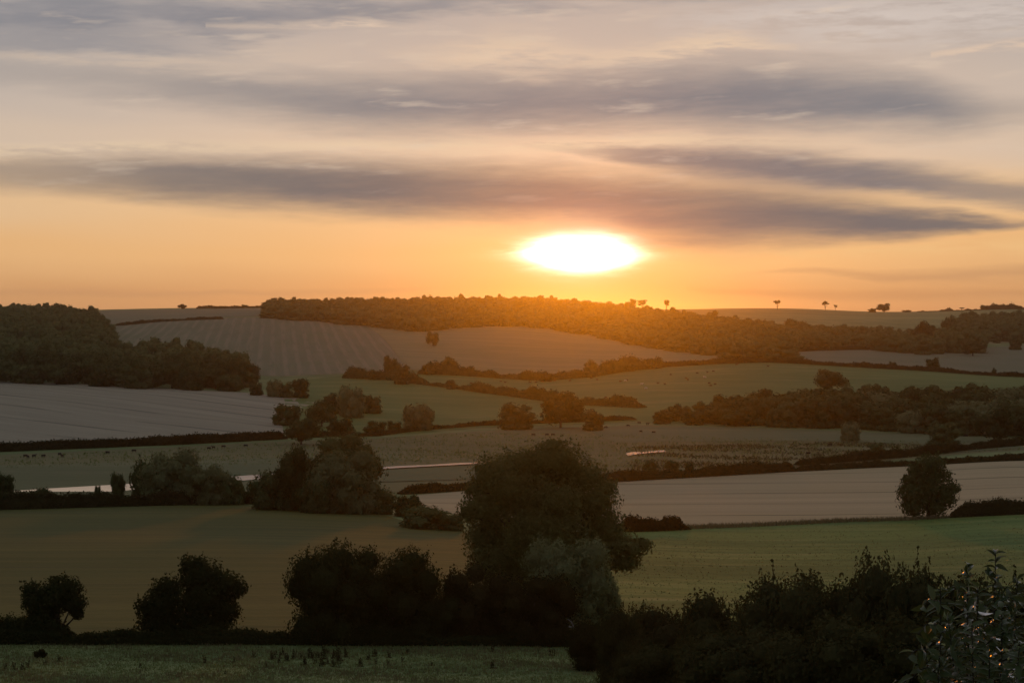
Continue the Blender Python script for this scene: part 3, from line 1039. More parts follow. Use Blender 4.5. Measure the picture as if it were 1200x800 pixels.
J('willow2', 997, 517, 494, 12.5, 'willow_bush', 'pale round bush standing alone on the flood meadow', 'bush')
J('bush1', 907, 500, 477, 11, 'field_bush', 'dark rounded bush in front of the belt of trees', 'bush')
J('bush0', 1028, 531, 518, 9.5, 'field_bush', 'small dark bush on the flood meadow below the pale round bush', 'bush')
for px, top, hw in ((762, 539, 10), (788, 538, 8.5), (808, 541, 6)):
    J('bush%d' % (px % 4), px, 553, top, hw, 'field_bush', 'small round bush beside the hedge of the pale stubble field', 'bush', 'round bushes beside the stubble hedge')
hr = 'trees growing up out of the pasture hedges'
for px, base, top, hw, t_, lab in (
        (458, 445, 416, 9, 'oak0', 'round dark tree standing tallest at the end of the sloping hedge'),
        (471, 450, 424, 10, 'round1', 'green tree beside the round dark tree of the sloping hedge'),
        (440, 445, 432, 9, 'thorn1', 'low thorn tree at the far end of the sloping hedge'),
        (415, 443, 434, 10, 'thorn2', 'squat thorn tree where the sloping hedge begins'),
        (502, 439, 424, 8, 'thorn0', 'small tree in the hillside hedge near the round dark tree'),
        (527, 439, 417, 10, 'oak1', 'tallest tree in the hedge at the foot of the tan hillside field'),
        (548, 440, 428, 10, 'thorn3', 'bushy tree beside the tallest tree of the hillside hedge'),
        (528, 456, 443, 6, 'round2', 'small round tree rising from the sloping hedge'),
        (692, 442, 420, 9, 'round3', 'tree in the hillside hedge below the low sun'),
        (712, 438, 424, 7, 'thorn1', 'small tree next to the hedge tree below the low sun'),
        (735, 435, 423, 11, 'thorn2', 'rounded thorn at the upper end of the hillside hedge'),
        (765, 432, 420, 11, 'thorn0', 'rounded thorn last in the hillside hedge'),
        (640, 447, 434, 8, 'thorn3', 'small thorn where the hillside hedge dips lowest'),
        (1093, 433, 418, 9, 'thorn1', 'dark bush on the long straight hedge of the upland field'),
        (1012, 430, 423, 4, 'bush2', 'tiny bush by the long straight hedge'),
        (1046, 431, 423, 5, 'bush3', 'little bush beside the dark bush of the long straight hedge'),
        (1165, 440, 430, 3, 'thorn2', 'slim bush on the long straight hedge beyond the belt')):
    J(t_, px, base, top, hw, 'hedgerow_tree', lab, 'tree', hr)

# copse at the right end of the left stubble field
cp = 'bushes of the copse beside the grey stubble field'
for px, base, top, hw, t_, lab in (
        (336, 498, 472, 19, 'thorn0', 'low spreading thorn at the corner of the grey stubble field'),
        (377, 500, 469, 18, 'oak2', 'dark round tree in the copse beside the grey stubble'),
        (412, 489, 452, 16, 'willow0', 'upright greyish bush in the middle of the copse'),
        (433, 484, 462, 16, 'bush2', 'spreading bush at the pasture side of the copse'),
        (392, 484, 458, 14, 'round0', 'tree at the back of the copse toward the striped field'),
        (322, 465, 444, 10, 'willow2', 'grey green bush where the wood meets the stubble'),
        (352, 466, 440, 11, 'round2', 'narrow tree at the tip of the grey stubble field'),
        (335, 466, 447, 9, 'bush1', 'low bush between the narrow tree and the wood'),
        (300, 463, 448, 9, 'thorn1', 'small thorn at the end of the dark wood'),
        (440, 507, 492, 14, 'bush0', 'bush on the low hedge near the loose pale tree'),
        (400, 510, 488, 16, 'thorn3', 'broad bush below the copse on the low hedge'),
        (462, 506, 492, 9, 'bush3', 'little bush next to the loose pale tree')):
    J(t_, px, base, top, hw, 'copse_tree', lab, 'tree', cp)

# skyline
sk = 'trees standing on the skyline'
for px, top, hw, t_, d, lab in (
        (911, 351, 4.5, 'sky0', 2700, 'bare stemmed tree standing alone on the hill crest'),
        (967, 352, 4.5, 'sky1', 2700, 'wind shaped tree with a small top on the hill crest'),
        (979, 356.5, 2.2, 'sky2', 2700, 'tiny tree beside the wind shaped tree on the crest'),
        (1036, 355, 8, 'oak1', 2700, 'round dark tree on the hill crest where the ground dips'),
        (1022, 361, 5, 'thorn0', 2700, 'low thorn beside the round dark crest tree'),
        (1062, 363, 6, 'thorn1', 2800, 'low thorn beyond the round dark crest tree'),
        (1127, 360, 4, 'sky1', 2850, 'thin tree on the far crest above the right wood'),
        (1154, 357, 6, 'round1', 2850, 'blocky dark tree on the far crest'),
        (1188, 357, 5, 'thorn3', 2850, 'rounded small tree on the far crest hedge'),
        (213, 356, 5.5, 'oak3', 2600, 'small round tree alone on the skyline above the striped field'),
        (287, 356.5, 5, 'thorn2', 2600, 'low tree on the skyline next to the ridge wood'),
        (300, 358, 9, 'bush1', 2600, 'bushes on the skyline touching the ridge wood'),
        (742, 349, 5, 'sky0', 2280, 'thin topped tree rising above the ridge wood'),
        (753, 350, 6, 'sky2', 2280, 'flat topped tree above the ridge wood below the sun glow'),
        (781, 350, 4, 'sky1', 2280, 'thin tree at the lower end of the ridge wood')):
    x, y = on_ground(px, d)
    H = max(3.0, (HZ - top) / F * d - gz(x, y))
    plant(t_, x, y, H, hw / F * d, 'skyline_tree', lab, 'tree', sk)
hedge([(1075, None, 2830), (1130, None, 2830), (1200, None, 2830), (1330, None, 2830)], 4.5, 3.0, 1.2, 'ragged hedge along the far crest on the right', seed=20, wob=.9)
hedge([(230, None, 2600), (270, None, 2600), (310, None, 2600)], 2.5, 3.0, 1.2, 'thin hedge on the skyline beside the ridge wood', seed=21)
for px, base, top, hw, t_, lab in (
        (1086, 404, 376, 13, 'oak2', 'dark pair of rounded crowns before the right wood'),
        (1070, 402, 384, 10, 'round3', 'smaller dark tree joined to the rounded crowns before the right wood'),
        (1112, 402, 366, 9, 'round0', 'tall pale tree at the corner of the right wood'),
        (1140, 417, 399, 14, 'oak0', 'dark broad tree on the upland field below the right wood'),
        (1168, 402, 396, 5, 'bush0', 'small bush on the upland field below the right wood'),
        (1190, 410, 395, 8, 'round1', 'rounded tree beside the dark broad tree of the upland field')):
    J(t_, px, base, top, hw, 'upland_tree', lab, 'tree', 'trees on the upland fields')

# ------------------------------------------------------------------ middle distance by the river (400 - 520 m)
for k in range(3):
    template('mid_oak%d' % k, 13, 6.5, .1, 15, 7000, .42, M_leaf_oak, 110 + k, fuzz=.4, shoots=60, slen=1.2, jit=.5)
    template('mid_bush%d' % k, 6, 4, 0.0, 9, 3600, .36, M_leaf_green, 120 + k, lob=(.32, .5), shoots=40, slen=.9, jit=.5)
    template('mid_willow%d' % k, 12, 7.5, .2, 12, 9000, .36, M_leaf_pale, 130 + k, droop=.45, asp=2.6, lob=(.34, .48), fuzz=.36)
for px, base, top, hw, t_, nm, lab, cat in (
        (405, 601, 526, 43, 'mid_willow0', 'willow_tree', 'big pale rounded willow between darker trees by the river', 'tree'),
        (346, 598, 519, 24, 'mid_oak0', 'riverside_tree', 'tall dark tree beside the big pale willow', 'tree'),
        (318, 597, 547, 25, 'mid_bush0', 'riverside_bush', 'dark bush on the river side of the tall dark tree', 'bush'),
        (372, 601, 560, 22, 'mid_bush1', 'riverside_bush', 'low bush between the tall dark tree and the pale willow', 'bush'),
        (442, 602, 572, 22, 'mid_bush2', 'riverside_bush', 'rounded dark bush against the foot of the pale willow', 'bush'),
        (478, 605, 578, 18, 'mid_bush0', 'riverside_bush', 'olive bush beyond the rounded bush of the willow', 'bush'),
        (497, 619, 592, 30, 'mid_bush1', 'riverside_bush', 'wide dark bush at the corner of the crop field', 'bush'),
        (527, 621, 602, 20, 'mid_bush2', 'riverside_bush', 'low dark bush joined to the wide bush of the field corner', 'bush'),
        (200, 590, 526, 36, 'mid_willow1', 'willow_tree', 'grey green willow by the river, tallest of its clump', 'tree'),
        (240, 591, 543, 28, 'mid_willow2', 'willow_tree', 'lower grey green willow joined to the tallest of its clump', 'tree'),
        (268, 591, 556, 20, 'mid_bush1', 'riverside_bush', 'sprawling bush at the end of the willow clump', 'bush'),
        (172, 588, 540, 20, 'mid_bush2', 'riverside_bush', 'bushy growth at the side of the tallest clump willow', 'bush'),
        (138, 588, 549, 9, 'mid_oak1', 'riverside_tree', 'slim dark tree before the bright water', 'tree'),
        (47, 593, 570, 15, 'mid_bush0', 'riverside_bush', 'small dark bush in front of the bright water', 'bush'),
        (2, 594, 553, 15, 'mid_oak2', 'riverside_tree', 'dark tree at the end of the bright reach of water', 'tree'),
        (115, 592, 567, 4, 'mid_oak0', 'riverside_tree', 'thin sapling before the bright water', 'tree')):
    J(t_, px, base, top, hw, nm, lab, cat)
x, y = on_ground(408, 505)
plant('mid_oak2', x, y, 15.8, 8.4, 'riverside_tree', 'wide dark tree behind the big pale willow', 'tree')
x, y = on_ground(375, 500)
plant('mid_oak1', x, y, 10.5, 4.0, 'riverside_tree', 'narrow dark tree behind the willow, beside the wide dark tree', 'tree')
template('edge_tree', 14, 7.2, .3, 0, 7500, .42, M_leaf_oak, 141, fuzz=.5, core=.55, shoots=120, slen=1.1, jit=.6, lobes=[
    ((0, 0, 7), (3.0, 3.0, 4.6)), ((-3.4, .5, 5), (3.0, 2.6, 3.4)), ((3.6, .2, 4.6), (2.8, 2.6, 2.4)), ((.4, -.5, 11.2), (3.0, 2.6, 2.2)), ((-2.2, .8, 9.6), (2.2, 2, 1.9)),
    ((5.0, .3, 6.4), (2.0, 1.8, 1.2)), ((2.6, .6, 9.0), (2.4, 2.2, 1.5)), ((-4.2, 0, 8.2), (1.5, 1.5, 1.1)), ((-3.0, 0, 2.6), (2.8, 2.4, 2.2)), ((1.5, -.5, 2.4), (2.4, 2, 1.8))])
J('edge_tree', 1088, 607, 529, 39, 'meadow_tree', 'lone open crowned tree where the meadow meets the pale stubble', rot=0.0)

# ------------------------------------------------------------------ near hedge line: big trees (about 170 - 200 m)
template('great_tree', 17, 9.2, .3, 0, 60000, .21, M_leaf_great, 201, fuzz=.5, core=.64, shoots=420, slen=1.1, jit=.5, r0=.5, lobes=[
    ((0, 0, 8.8), (4.9, 4.6, 5.2)), ((.9, -.4, 15.0), (2.9, 2.7, 1.9)), ((-1.9, .4, 14.4), (2.4, 2.4, 1.7)), ((-4.5, .3, 13.5), (2.7, 2.5, 2.0)), ((-2.9, -1.4, 12.2), (2.6, 2.2, 2.0)),
    ((3.7, .4, 13.3), (2.5, 2.3, 1.9)), ((4.9, -.3, 10.9), (2.3, 2.2, 1.9)), ((5.6, .2, 8.4), (2.3, 2.1, 1.8)), ((-5.5, -.4, 10.4), (2.5, 2.3, 2.1)), ((-7.1, 0, 9.9), (1.2, 1.2, .9)),
    ((-5.6, .3, 7.4), (2.2, 2.1, 1.9)), ((7.0, .2, 6.6), (1.9, 1.8, 1.4)), ((8.7, -.2, 6.2), (1.5, 1.5, 1.0)), ((9.8, -.2, 6.7), (.9, .9, .6)), ((8.0, .3, 4.7), (1.5, 1.5, .9)),
    ((0, -3.0, 7.4), (3.6, 2.4, 3.2)), ((1.2, -2.6, 11.2), (2.6, 2.0, 1.9)), ((-4.1, -1, 4.8), (3.0, 2.4, 2.4)), ((3.4, -1, 5.0), (3.2, 2.4, 2.4)), ((0, 0, 3.4), (4.2, 3.4, 2.8)), ((6.3, 0, 12.4), (1.0, 1.0, .8)),
    ((-6.6, 0, 12.2), (1.1, 1.1, .8)), ((.9, 0, 16.5), (1.2, 1.2, .7))])
template('near_leaning', 5.6, 2.8, .3, 0, 9000, .17, M_leaf_dark, 202, fuzz=.36, shoots=130, slen=.6, jit=.55, core=.6, r0=.22, base_pt=(.9, 0, 0), lean=(.1, 0), lobes=[
    ((-.2, 0, 3.6), (1.6, 1.5, 1.3)), ((.9, .1, 4.4), (1.5, 1.3, 1.1)), ((-1.5, 0, 3.5), (1.2, 1.1, 1.0)), ((1.7, 0, 3.3), (1.1, 1, .9)), ((-1.9, 0, 4.4), (.8, .7, .6)),
    ((-.9, 0, 2.1), (1.3, 1.1, 1.2)), ((-1.6, .1, 1.0), (1.4, 1.1, 1.0)), ((2.1, 0, 2.5), (.6, .6, .5))])
template('near_joined', 7.3, 4.7, .2, 0, 15000, .18, M_leaf_dark, 203, fuzz=.36, shoots=130, slen=.6, jit=.55, core=.62, r0=.26, lobes=[
    ((.8, 0, 3.6), (2.5, 2.2, 2.2)), ((.9, 0, 5.6), (1.9, 1.7, 1.3)), ((.3, 0, 6.4), (1.2, 1.1, .9)), ((2.7, 0, 4.8), (1.7, 1.5, 1.3)), ((3.9, .1, 4.5), (.9, .9, .7)), ((-2.2, 0, 3.3), (1.7, 1.5, 1.6)),
    ((-2.0, 0, 4.7), (1.1, 1.0, .8)), ((-3.5, 0, 2.8), (1.2, 1.1, 1.0)), ((-2.4, 0, 1.4), (2.1, 1.6, 1.3)), ((1.2, 0, 1.5), (2.6, 1.9, 1.5)), ((2.6, 0, 2.8), (1.6, 1.4, 1.2))])
for k in range(2):
    template('near_dark%d' % k, 8.6, 5.0, .2, 15, 17000, .18, M_leaf_dark, 210 + k, fuzz=.36, shoots=190, slen=.8, jit=.55, core=.72, lob=(.26, .42))
template('near_rust', 6.5, 4.0, .0, 13, 15000, .15, M_leaf_rust, 220, fuzz=.36, shoots=160, slen=.6, jit=.55, core=.74, lob=(.28, .44))
template('near_pale', 9.0, 4.2, .0, 14, 22000, .15, M_leaf_pale, 221, asp=2.6, fuzz=.36, shoots=260, slen=.8, jit=.6, core=.72, lob=(.28, .46))

J('near_leaning', 62, 755, 674, 38, 'leaning_tree', 'small dark tree leaning over a gap in the hedge by the crop field', rot=0, D=169)
J('near_joined', 223, 755, 651, 65, 'hedgerow_tree', 'dark tree with a lower lobe joined to one side, in the near hedge', rot=0, D=169)
J('near_dark0', 388, 755, 628, 56, 'hedgerow_tree', 'dense dark tree in the near hedge, its crown merging with its twin', rot=1.0, D=169)
J('near_dark1', 462, 755, 634, 60, 'hedgerow_tree', 'dense dark tree of the twin crowns on the side of the big tree', rot=2.2, D=171)
J('great_tree', 637, 720, 517, 110, 'great_tree', 'huge round headed tree towering over the near hedge', rot=0, D=203)
J('near_rust', 560, 755, 658, 44, 'hedgerow_bush', 'rusty brown bush at the foot of the huge tree', 'bush', D=172)
J('near_dark0', 520, 755, 690, 34, 'hedgerow_bush', 'low dark bush between the twin crowns and the rusty bush', 'bush', D=171, rot=3.0)
J('near_rust', 628, 756, 668, 50, 'hedgerow_bush', 'dark russet bush below the huge tree, beside the pale sallow', 'bush', D=170, rot=2)
J('near_pale', 664, 752, 622, 52, 'sallow_bush', 'pale grey green sallow in front of the huge tree', 'bush', D=176)
J('near_pale', 705, 752, 668, 20, 'sallow_bush', 'small pale shoot of sallow at the meadow side of the huge tree', 'bush', D=178, rot=2)

# dead bough lying by the sallow
rg = np.random.RandomState(5)
x0, y0 = on_ground(686, 166)
z0 = gz(x0, y0)
dq = [tube([(-1.4, 0, 1.9), (-.7, -.1, 1.75), (0, -.15, 1.25), (.6, -.2, .55), (1.0, -.2, -.1)], [.05, .11, .14, .16, .17], 8),
      tube([(-.2, -.15, 1.35), (.3, .1, 1.6), (.8, .2, 1.55)], [.08, .06, .03], 6), tube([(-.9, -.1, 1.8), (-1.2, .1, 2.3), (-1.5, .2, 2.5)], [.06, .05, .02], 6),
      tube([(.4, -.2, .75), (-.1, -.4, .3), (-.7, -.5, -.05)], [.09, .07, .05], 6)]
o = new_obj('dead_bough', quads_mesh('dead_bough', np.concatenate(dq)), M_dead)
o.location = (x0, y0, z0)
tag(o, 'bleached broken bough lying beside the pale sallow', 'branch')

# ------------------------------------------------------------------ thicket at lower right
for k in range(3):
    template('thicket%d' % k, 6.0, 3.8, .0, 15, 21000, .13, M_leaf_thicket if k != 1 else M_leaf_rust, 230 + k, asp=1.9, fuzz=.38, shoots=260, slen=.7, jit=.6, core=.76, lob=(.26, .42))
tl = ['dark leafy bush low on the slope beside the dead bough', 'slim dark bush where the thicket starts', 'rounded bramble bush at the meadow side of the thicket',
      'tall tangled bush rising out of the thicket over the meadow', 'broad dark bush in the middle of the thicket', 'dark bush of the thicket with shoots against the meadow',
      'highest dark bush of the thicket beside the glossy shrub', 'dark bush behind the glossy shrub', 'bush partly hidden by the glossy shrub', 'low front bush of the thicket in deep shade',
      'low front bush of the thicket toward the glossy shrub', 'low front bush of the thicket toward the grass strip', 'front bush under the glossy shrub']
for i, (px, top, D, hw, t_) in enumerate(((700, 722, 150, 34, 1), (733, 706, 128, 36, 0), (790, 700, 112, 62, 1), (858, 688, 102, 72, 2), (928, 668, 97, 74, 0), (990, 668, 93, 70, 2),
                                          (1052, 652, 90, 66, 0), (1112, 668, 88, 60, 2), (1185, 675, 86, 70, 0), (870, 735, 88, 80, 0), (985, 725, 80, 90, 2), (775, 752, 106, 60, 0), (1110, 720, 76, 90, 0))):
    J('thicket%d' % t_, px, 0, top, hw, 'thicket_bush', tl[i], 'bush', 'bushes of the thicket', D=D)

# ------------------------------------------------------------------ glossy shrub close to the camera
rg = np.random.RandomState(77)
shrub = bpy.data.objects.new('glossy_shrub', None)
COL.objects.link(shrub)
sx, sy = on_ground(1190, 12.2)
sz = gz(sx, sy)
shrub.location = (sx, sy, sz)
tag(shrub, 'shrub with upright shoots and long glossy drooping leaves before the thicket', 'shrub')


def leaf_shape(curl, fold, wid):
    rows = []
    for k in range(6):
        t = k / 5.0
        w = wid * math.sin(math.pi * min(1, t ** .85 * .97 + .03)) ** .8 * .5
        z = -curl * t * t
        rows.append([(-w, t, z + fold * w), (0, t, z), (w, t, z + fold * w)])
    q = []
    for a, b in zip(rows[:-1], rows[1:]):
        for j in (0, 1):
            q.append([a[j], a[j + 1], b[j + 1], b[j]])
    return np.array(q)


LEAVES = [leaf_shape(c, f, w) for c, f, w in ((.15, .5, .44), (.35, .4, .40), (.55, .6, .42), (.25, .8, .38), (.75, .5, .44))]
LM = []
for q in LEAVES:
    me = bpy.data.meshes.new('leaf')
    uq = np.unique(q.reshape(-1, 3).round(6), axis=0)
    key = {tuple(v): i for i, v in enumerate(uq)}
    me.from_pydata(uq.tolist(), [], [[key[tuple(np.round(p, 6))] for p in f] for f in q])
    me.polygons.foreach_set('use_smooth', np.ones(len(me.polygons), bool))
    me.materials.append(M_leaf_shrub)
    LM.append(me)
stem_q, rest_q, leaf_rec = [], [], []


def local(px, py, d):
    return np.array([(px - 600) / F * d - sx, d - sy, (HZ - py) / F * d - sz])


def leafy(path, r0, spacing, size, t_from):
    path = np.array(path); n = len(path)
    stem_q.append(tube(path, np.linspace(r0, r0 * .35, n), 5))
    seg = np.linalg.norm(np.diff(path, axis=0), axis=1); cum = np.concatenate([[0], np.cumsum(seg)])
    s = cum[-1] * t_from; ang = rg.uniform(0, 6.28)
    while s < cum[-1]:
        p = np.array([np.interp(s, cum, path[:, i]) for i in range(3)])
        p2 = np.array([np.interp(min(s + .03, cum[-1]), cum, path[:, i]) for i in range(3)])
        ax = p2 - p; ax = ax / (np.linalg.norm(ax) + 1e-9) if np.linalg.norm(ax) > 1e-6 else np.array([0, 0, 1.])
        side = np.array([math.cos(ang), math.sin(ang), 0]); side -= ax * (side @ ax); side /= np.linalg.norm(side) + 1e-9
        tip = s / cum[-1]
        d = side * (1.0 - .3 * tip ** 3) + ax * (.15 + .4 * tip ** 3) + rg.normal(size=3) * .28 - np.array([0, 0, .45 - .5 * tip ** 4])
        d /= np.linalg.norm(d)
        up = np.array([0, -.35, .8]) + rg.normal(size=3) * .45; up -= d * (up @ d); up /= np.linalg.norm(up)
        xx = np.cross(d, up)
        L = size * rg.uniform(.7, 1.2) * (1 - .25 * tip ** 6)
        leaf_rec.append((p, np.stack([xx, d, up], 1) * L, rg.randint(len(LM))))
        s += spacing * rg.uniform(.7, 1.3); ang += 2.4 + rg.normal() * .3


tops = [(1102, 692, 11.6), (1088, 752, 11.3), (1132, 662, 11.9), (1168, 645, 11.7), (1150, 690, 11.2), (1190, 676, 12.0), (1118, 722, 11.0), (1142, 735, 10.9), (1175, 712, 11.1),
        (1205, 700, 11.3), (1222, 668, 12.2), (1240, 690, 11.6), (1160, 760, 10.8), (1196, 748, 10.8), (1105, 770, 11.0), (1255, 720, 11.8), (1128, 700, 12.5), (1180, 690, 12.7), (1150, 715, 12.6), (1210, 730, 12.6), (1112, 745, 12.6)]
for px, py, d in tops:
    T = local(px, py, d)
    B = np.array([T[0] * .45 + rg.normal() * .08, T[1] * .45 + rg.normal() * .08, -.05])
    pts = [B + (T - B) * k / 7.0 + np.array([(T[0] - B[0]) * .25 * math.sin(math.pi * k / 7.0), 0, 0]) + rg.normal(size=3) * .012 for k in range(8)]
    leafy(pts, .008, .013, .096, .34)
    pts = np.array(pts)
    for j in range(7):
        s = rg.uniform(.45, .9)
        p = pts[int(s * 7)]
        a = rg.uniform(0, 6.28)
        o2 = np.array([math.cos(a), math.sin(a) * .7, .45]) * rg.uniform(.18, .34)
        leafy([p, p + o2 * .5 + [0, 0, .02], p + o2 * .8 + [0, 0, .02], p + o2], .004, .020, .086, .12)
for (px, py), (qx, qy) in (((1105, 770), (1062, 772)), ((1110, 742), (1076, 742)), ((1108, 715), (1080, 712)), ((1100, 790), (1068, 796))):
    a, b = local(px, py, 11.2), local(qx, qy, 11.0)
    leafy([a, a * .6 + b * .4 + [0, 0, .05], a * .25 + b * .75 + [0, 0, .05], b], .005, .034, .10, .08)
# the 300 leaves that show largest (toward the camera and in the frame) are leaves of their own
score = [(-(r[0][1]) + (0.0 if (sx + r[0][0]) / (sy + r[0][1]) * F + 600 < 1215 and (sz + r[0][2]) / (sy + r[0][1]) * F > HZ - 815 else -9)) for r in leaf_rec]
from mathutils import Matrix
for n_, i in enumerate(np.argsort(score)[::-1]):
    p, R_, k = leaf_rec[i]
    if n_ < 300:
        o = bpy.data.objects.new('leaf', LM[k])
        COL.objects.link(o)
        o.parent = shrub
        m4 = Matrix([[R_[r][0], R_[r][1], R_[r][2], p[r]] for r in range(3)] + [[0, 0, 0, 1]])
        o.matrix_local = m4
    else:
        rest_q.append(LEAVES[k] @ R_.T + p)
fo = new_obj('foliage', quads_mesh('foliage', np.concatenate(rest_q)), M_leaf_shrub, shrub)
fo['kind'] = 'stuff'
new_obj('stems', quads_mesh('stems', np.concatenate(stem_q)), M_bark, shrub)

# ------------------------------------------------------------------ grasses and weeds
def tufts(name, X, Y, h, w, blades, mat, seed, label, lean=.35):
    r = np.random.RandomState(seed)
    X = np.repeat(X, blades); Y = np.repeat(Y, blades); H = np.repeat(h, blades) * r.uniform(.5, 1.15, len(X))
    wv = np.repeat(w, blades)
    X = X + r.normal(size=len(X)) * wv * 1.6; Y = Y + r.normal(size=len(X)) * wv * 1.6
    Z = height(X, Y) - .02
    a = r.uniform(0, 6.28, len(X))
    dx, dy = np.cos(a) * wv * .5, np.sin(a) * wv * .5
    lx, ly = r.normal(size=len(X)) * lean * H, r.normal(size=len(X)) * lean * H
    V = np.stack([np.stack([X - dx, Y - dy, Z], -1), np.stack([X + dx, Y + dy, Z], -1), np.stack([X + lx, Y + ly, Z + H], -1)], 1)
    o = new_obj(name, quads_mesh(name, V, nv=3), mat)
    return tag(o, label, 'grass', kind='stuff')


def field_pts(poly, n, seed, clump=0.0, cs=9.0):
    r = np.random.RandomState(seed)
    W = np.array([ground_at(*p) if len(p) == 2 else on_ground(p[0], p[2]) for p in poly])
    lo, hi = W.min(0), W.max(0)
    X = r.uniform(lo[0], hi[0], n * 3); Y = r.uniform(lo[1], hi[1], n * 3)
    ok = inside(W, X, Y)
    if clump:
        f = np.sin(X / cs + 1.3 * np.sin(Y / cs * .7)) * np.sin(Y / cs * 1.7 + X / cs * .4) + .5 * np.sin(X / cs * 2.7 + Y / cs * 3.1)
        ok &= f > r.uniform(-1.2, 1.0, len(X)) * (1 / clump) + clump * .2
    return X[ok][:n], Y[ok][:n]


r = np.random.RandomState(1)
X, Y = field_pts([(-120, None, 134), (800, None, 134), (800, None, 171), (-120, None, 171)], 26000, 1)
tufts('grass', X, Y, r.uniform(.06, .22, len(X)), r.uniform(.05, .12, len(X)), 4, M_tuft, 2, 'short uneven grass of the near slope')
X, Y = field_pts([(-120, None, 134), (800, None, 134), (800, None, 171), (-120, None, 171)], 5000, 3, 1.2, 5.0)
tufts('dry_grass', X, Y, r.uniform(.15, .38, len(X)), r.uniform(.06, .14, len(X)), 4, M_tuft_dry, 4, 'dry grass tufts on the near slope')
X, Y = field_pts([(640, 700), (700, 755), (1100, 750), (1300, 720), (1300, 603), (1110, 606), (1000, 611), (800, 619), (690, 626)], 9000, 5)
tufts('grass', X, Y, r.uniform(.05, .22, len(X)), r.uniform(.12, .3, len(X)), 3, M_tuft, 6, 'tussocky grass of the meadow beyond the thicket')
X, Y = field_pts([(640, 700), (700, 755), (1100, 750), (1300, 720), (1300, 603), (1110, 606), (1000, 611), (800, 619), (690, 626)], 2600, 7)
tufts('dry_grass', X, Y, r.uniform(.08, .3, len(X)), r.uniform(.12, .3, len(X)), 3, M_tuft_dry, 8, 'straw coloured grass patches of the meadow')
X, Y = field_pts([(-100, 541), (335, 519), (440, 515), (560, 507), (745, 510), (900, 514), (1200, 520), (1200, 527), (1000, 541), (760, 556), (560, 540), (430, 546), (200, 545), (-100, 552)], 9000, 9, .6, 26.0)
tufts('rushes', X, Y, r.uniform(.25, .9, len(X)), r.uniform(.35, .8, len(X)), 2, M_tuft, 10, 'olive rushes and rough grass of the flood plain')
X, Y = field_pts([(740, 524), (1000, 518), (1100, 523), (1000, 533), (860, 545), (740, 552)], 4500, 11, 1.0, 18.0)
tufts('rushes', X, Y, r.uniform(.3, 1.0, len(X)), r.uniform(.35, .8, len(X)), 2, M_rush, 12, 'dark rushes around the pool')
X, Y = field_pts([(740, 619), (800, 617.5), (1000, 609.5), (1110, 605.5), (1110, 607), (1000, 611.5), (800, 620), (740, 621)], 4000, 13)
tufts('dry_grass', X, Y, r.uniform(.5, 1.1, len(X)), r.uniform(.15, .35, len(X)), 4, M_tuft_dry, 14, 'tall dry grass along the edge of the pale stubble')

# dock stalks in the near grass: each clump a weed of its own
docks = []
for k in range(6):
    r = np.random.RandomState(60 + k); q = []
    for j in range(r.randint(4, 9)):
        a, l = r.uniform(0, 6.28), r.uniform(.05, .3)
        b = np.array([math.cos(a) * l, math.sin(a) * l, -.05]); h = r.uniform(.5, 1.1)
        t = b + [r.normal() * .1, r.normal() * .1, h]
        q.append(tube([b, (b + t) / 2, t], [.018, .014, .008], 4))
        pos = b + (t - b) * r.uniform(.45, 1.05, 16)[:, None] + r.normal(size=(16, 3)) * .03
        q.append(leaf_quads(r, pos, unit(r, 16), .09))
        pos = b + r.normal(size=(3, 3)) * [.14, .14, .03] + [0, 0, .1]
        q.append(leaf_quads(r, pos, unit(r, 3), .22))
    docks.append(quads_mesh('dock_weed', np.concatenate(q)))
r = np.random.RandomState(31)
wp = [(r.normal(395, 42), r.uniform(764, 782)) for _ in range(60)] + [(r.uniform(5, 60), r.uniform(776, 786)) for _ in range(5)] + [(r.uniform(70, 330), r.uniform(772, 790)) for _ in range(6)] \
    + [(r.uniform(480, 690), r.uniform(762, 784)) for _ in range(7)]
for i, (px, py) in enumerate(wp):
    x, y = ground_at(px, py)
    o = new_obj('dock_weed', docks[i % 6], M_dock)
    o.location = (x, y, gz(x, y)); o.rotation_euler = (0, 0, r.uniform(0, 6.28)); s_ = r.uniform(.35, .75); o.scale = (s_, s_, s_)
    tag(o, 'brown seeding dock stalks standing in the near grass', 'weed', 'dock weeds in the near grass')
template('small_bush', .9, .55, .0, 6, 1600, .09, M_leaf_rust, 250)
J('small_bush', 47, 770, 759, 8, 'small_bush', 'little round bush alone on the near grass strip', 'bush')

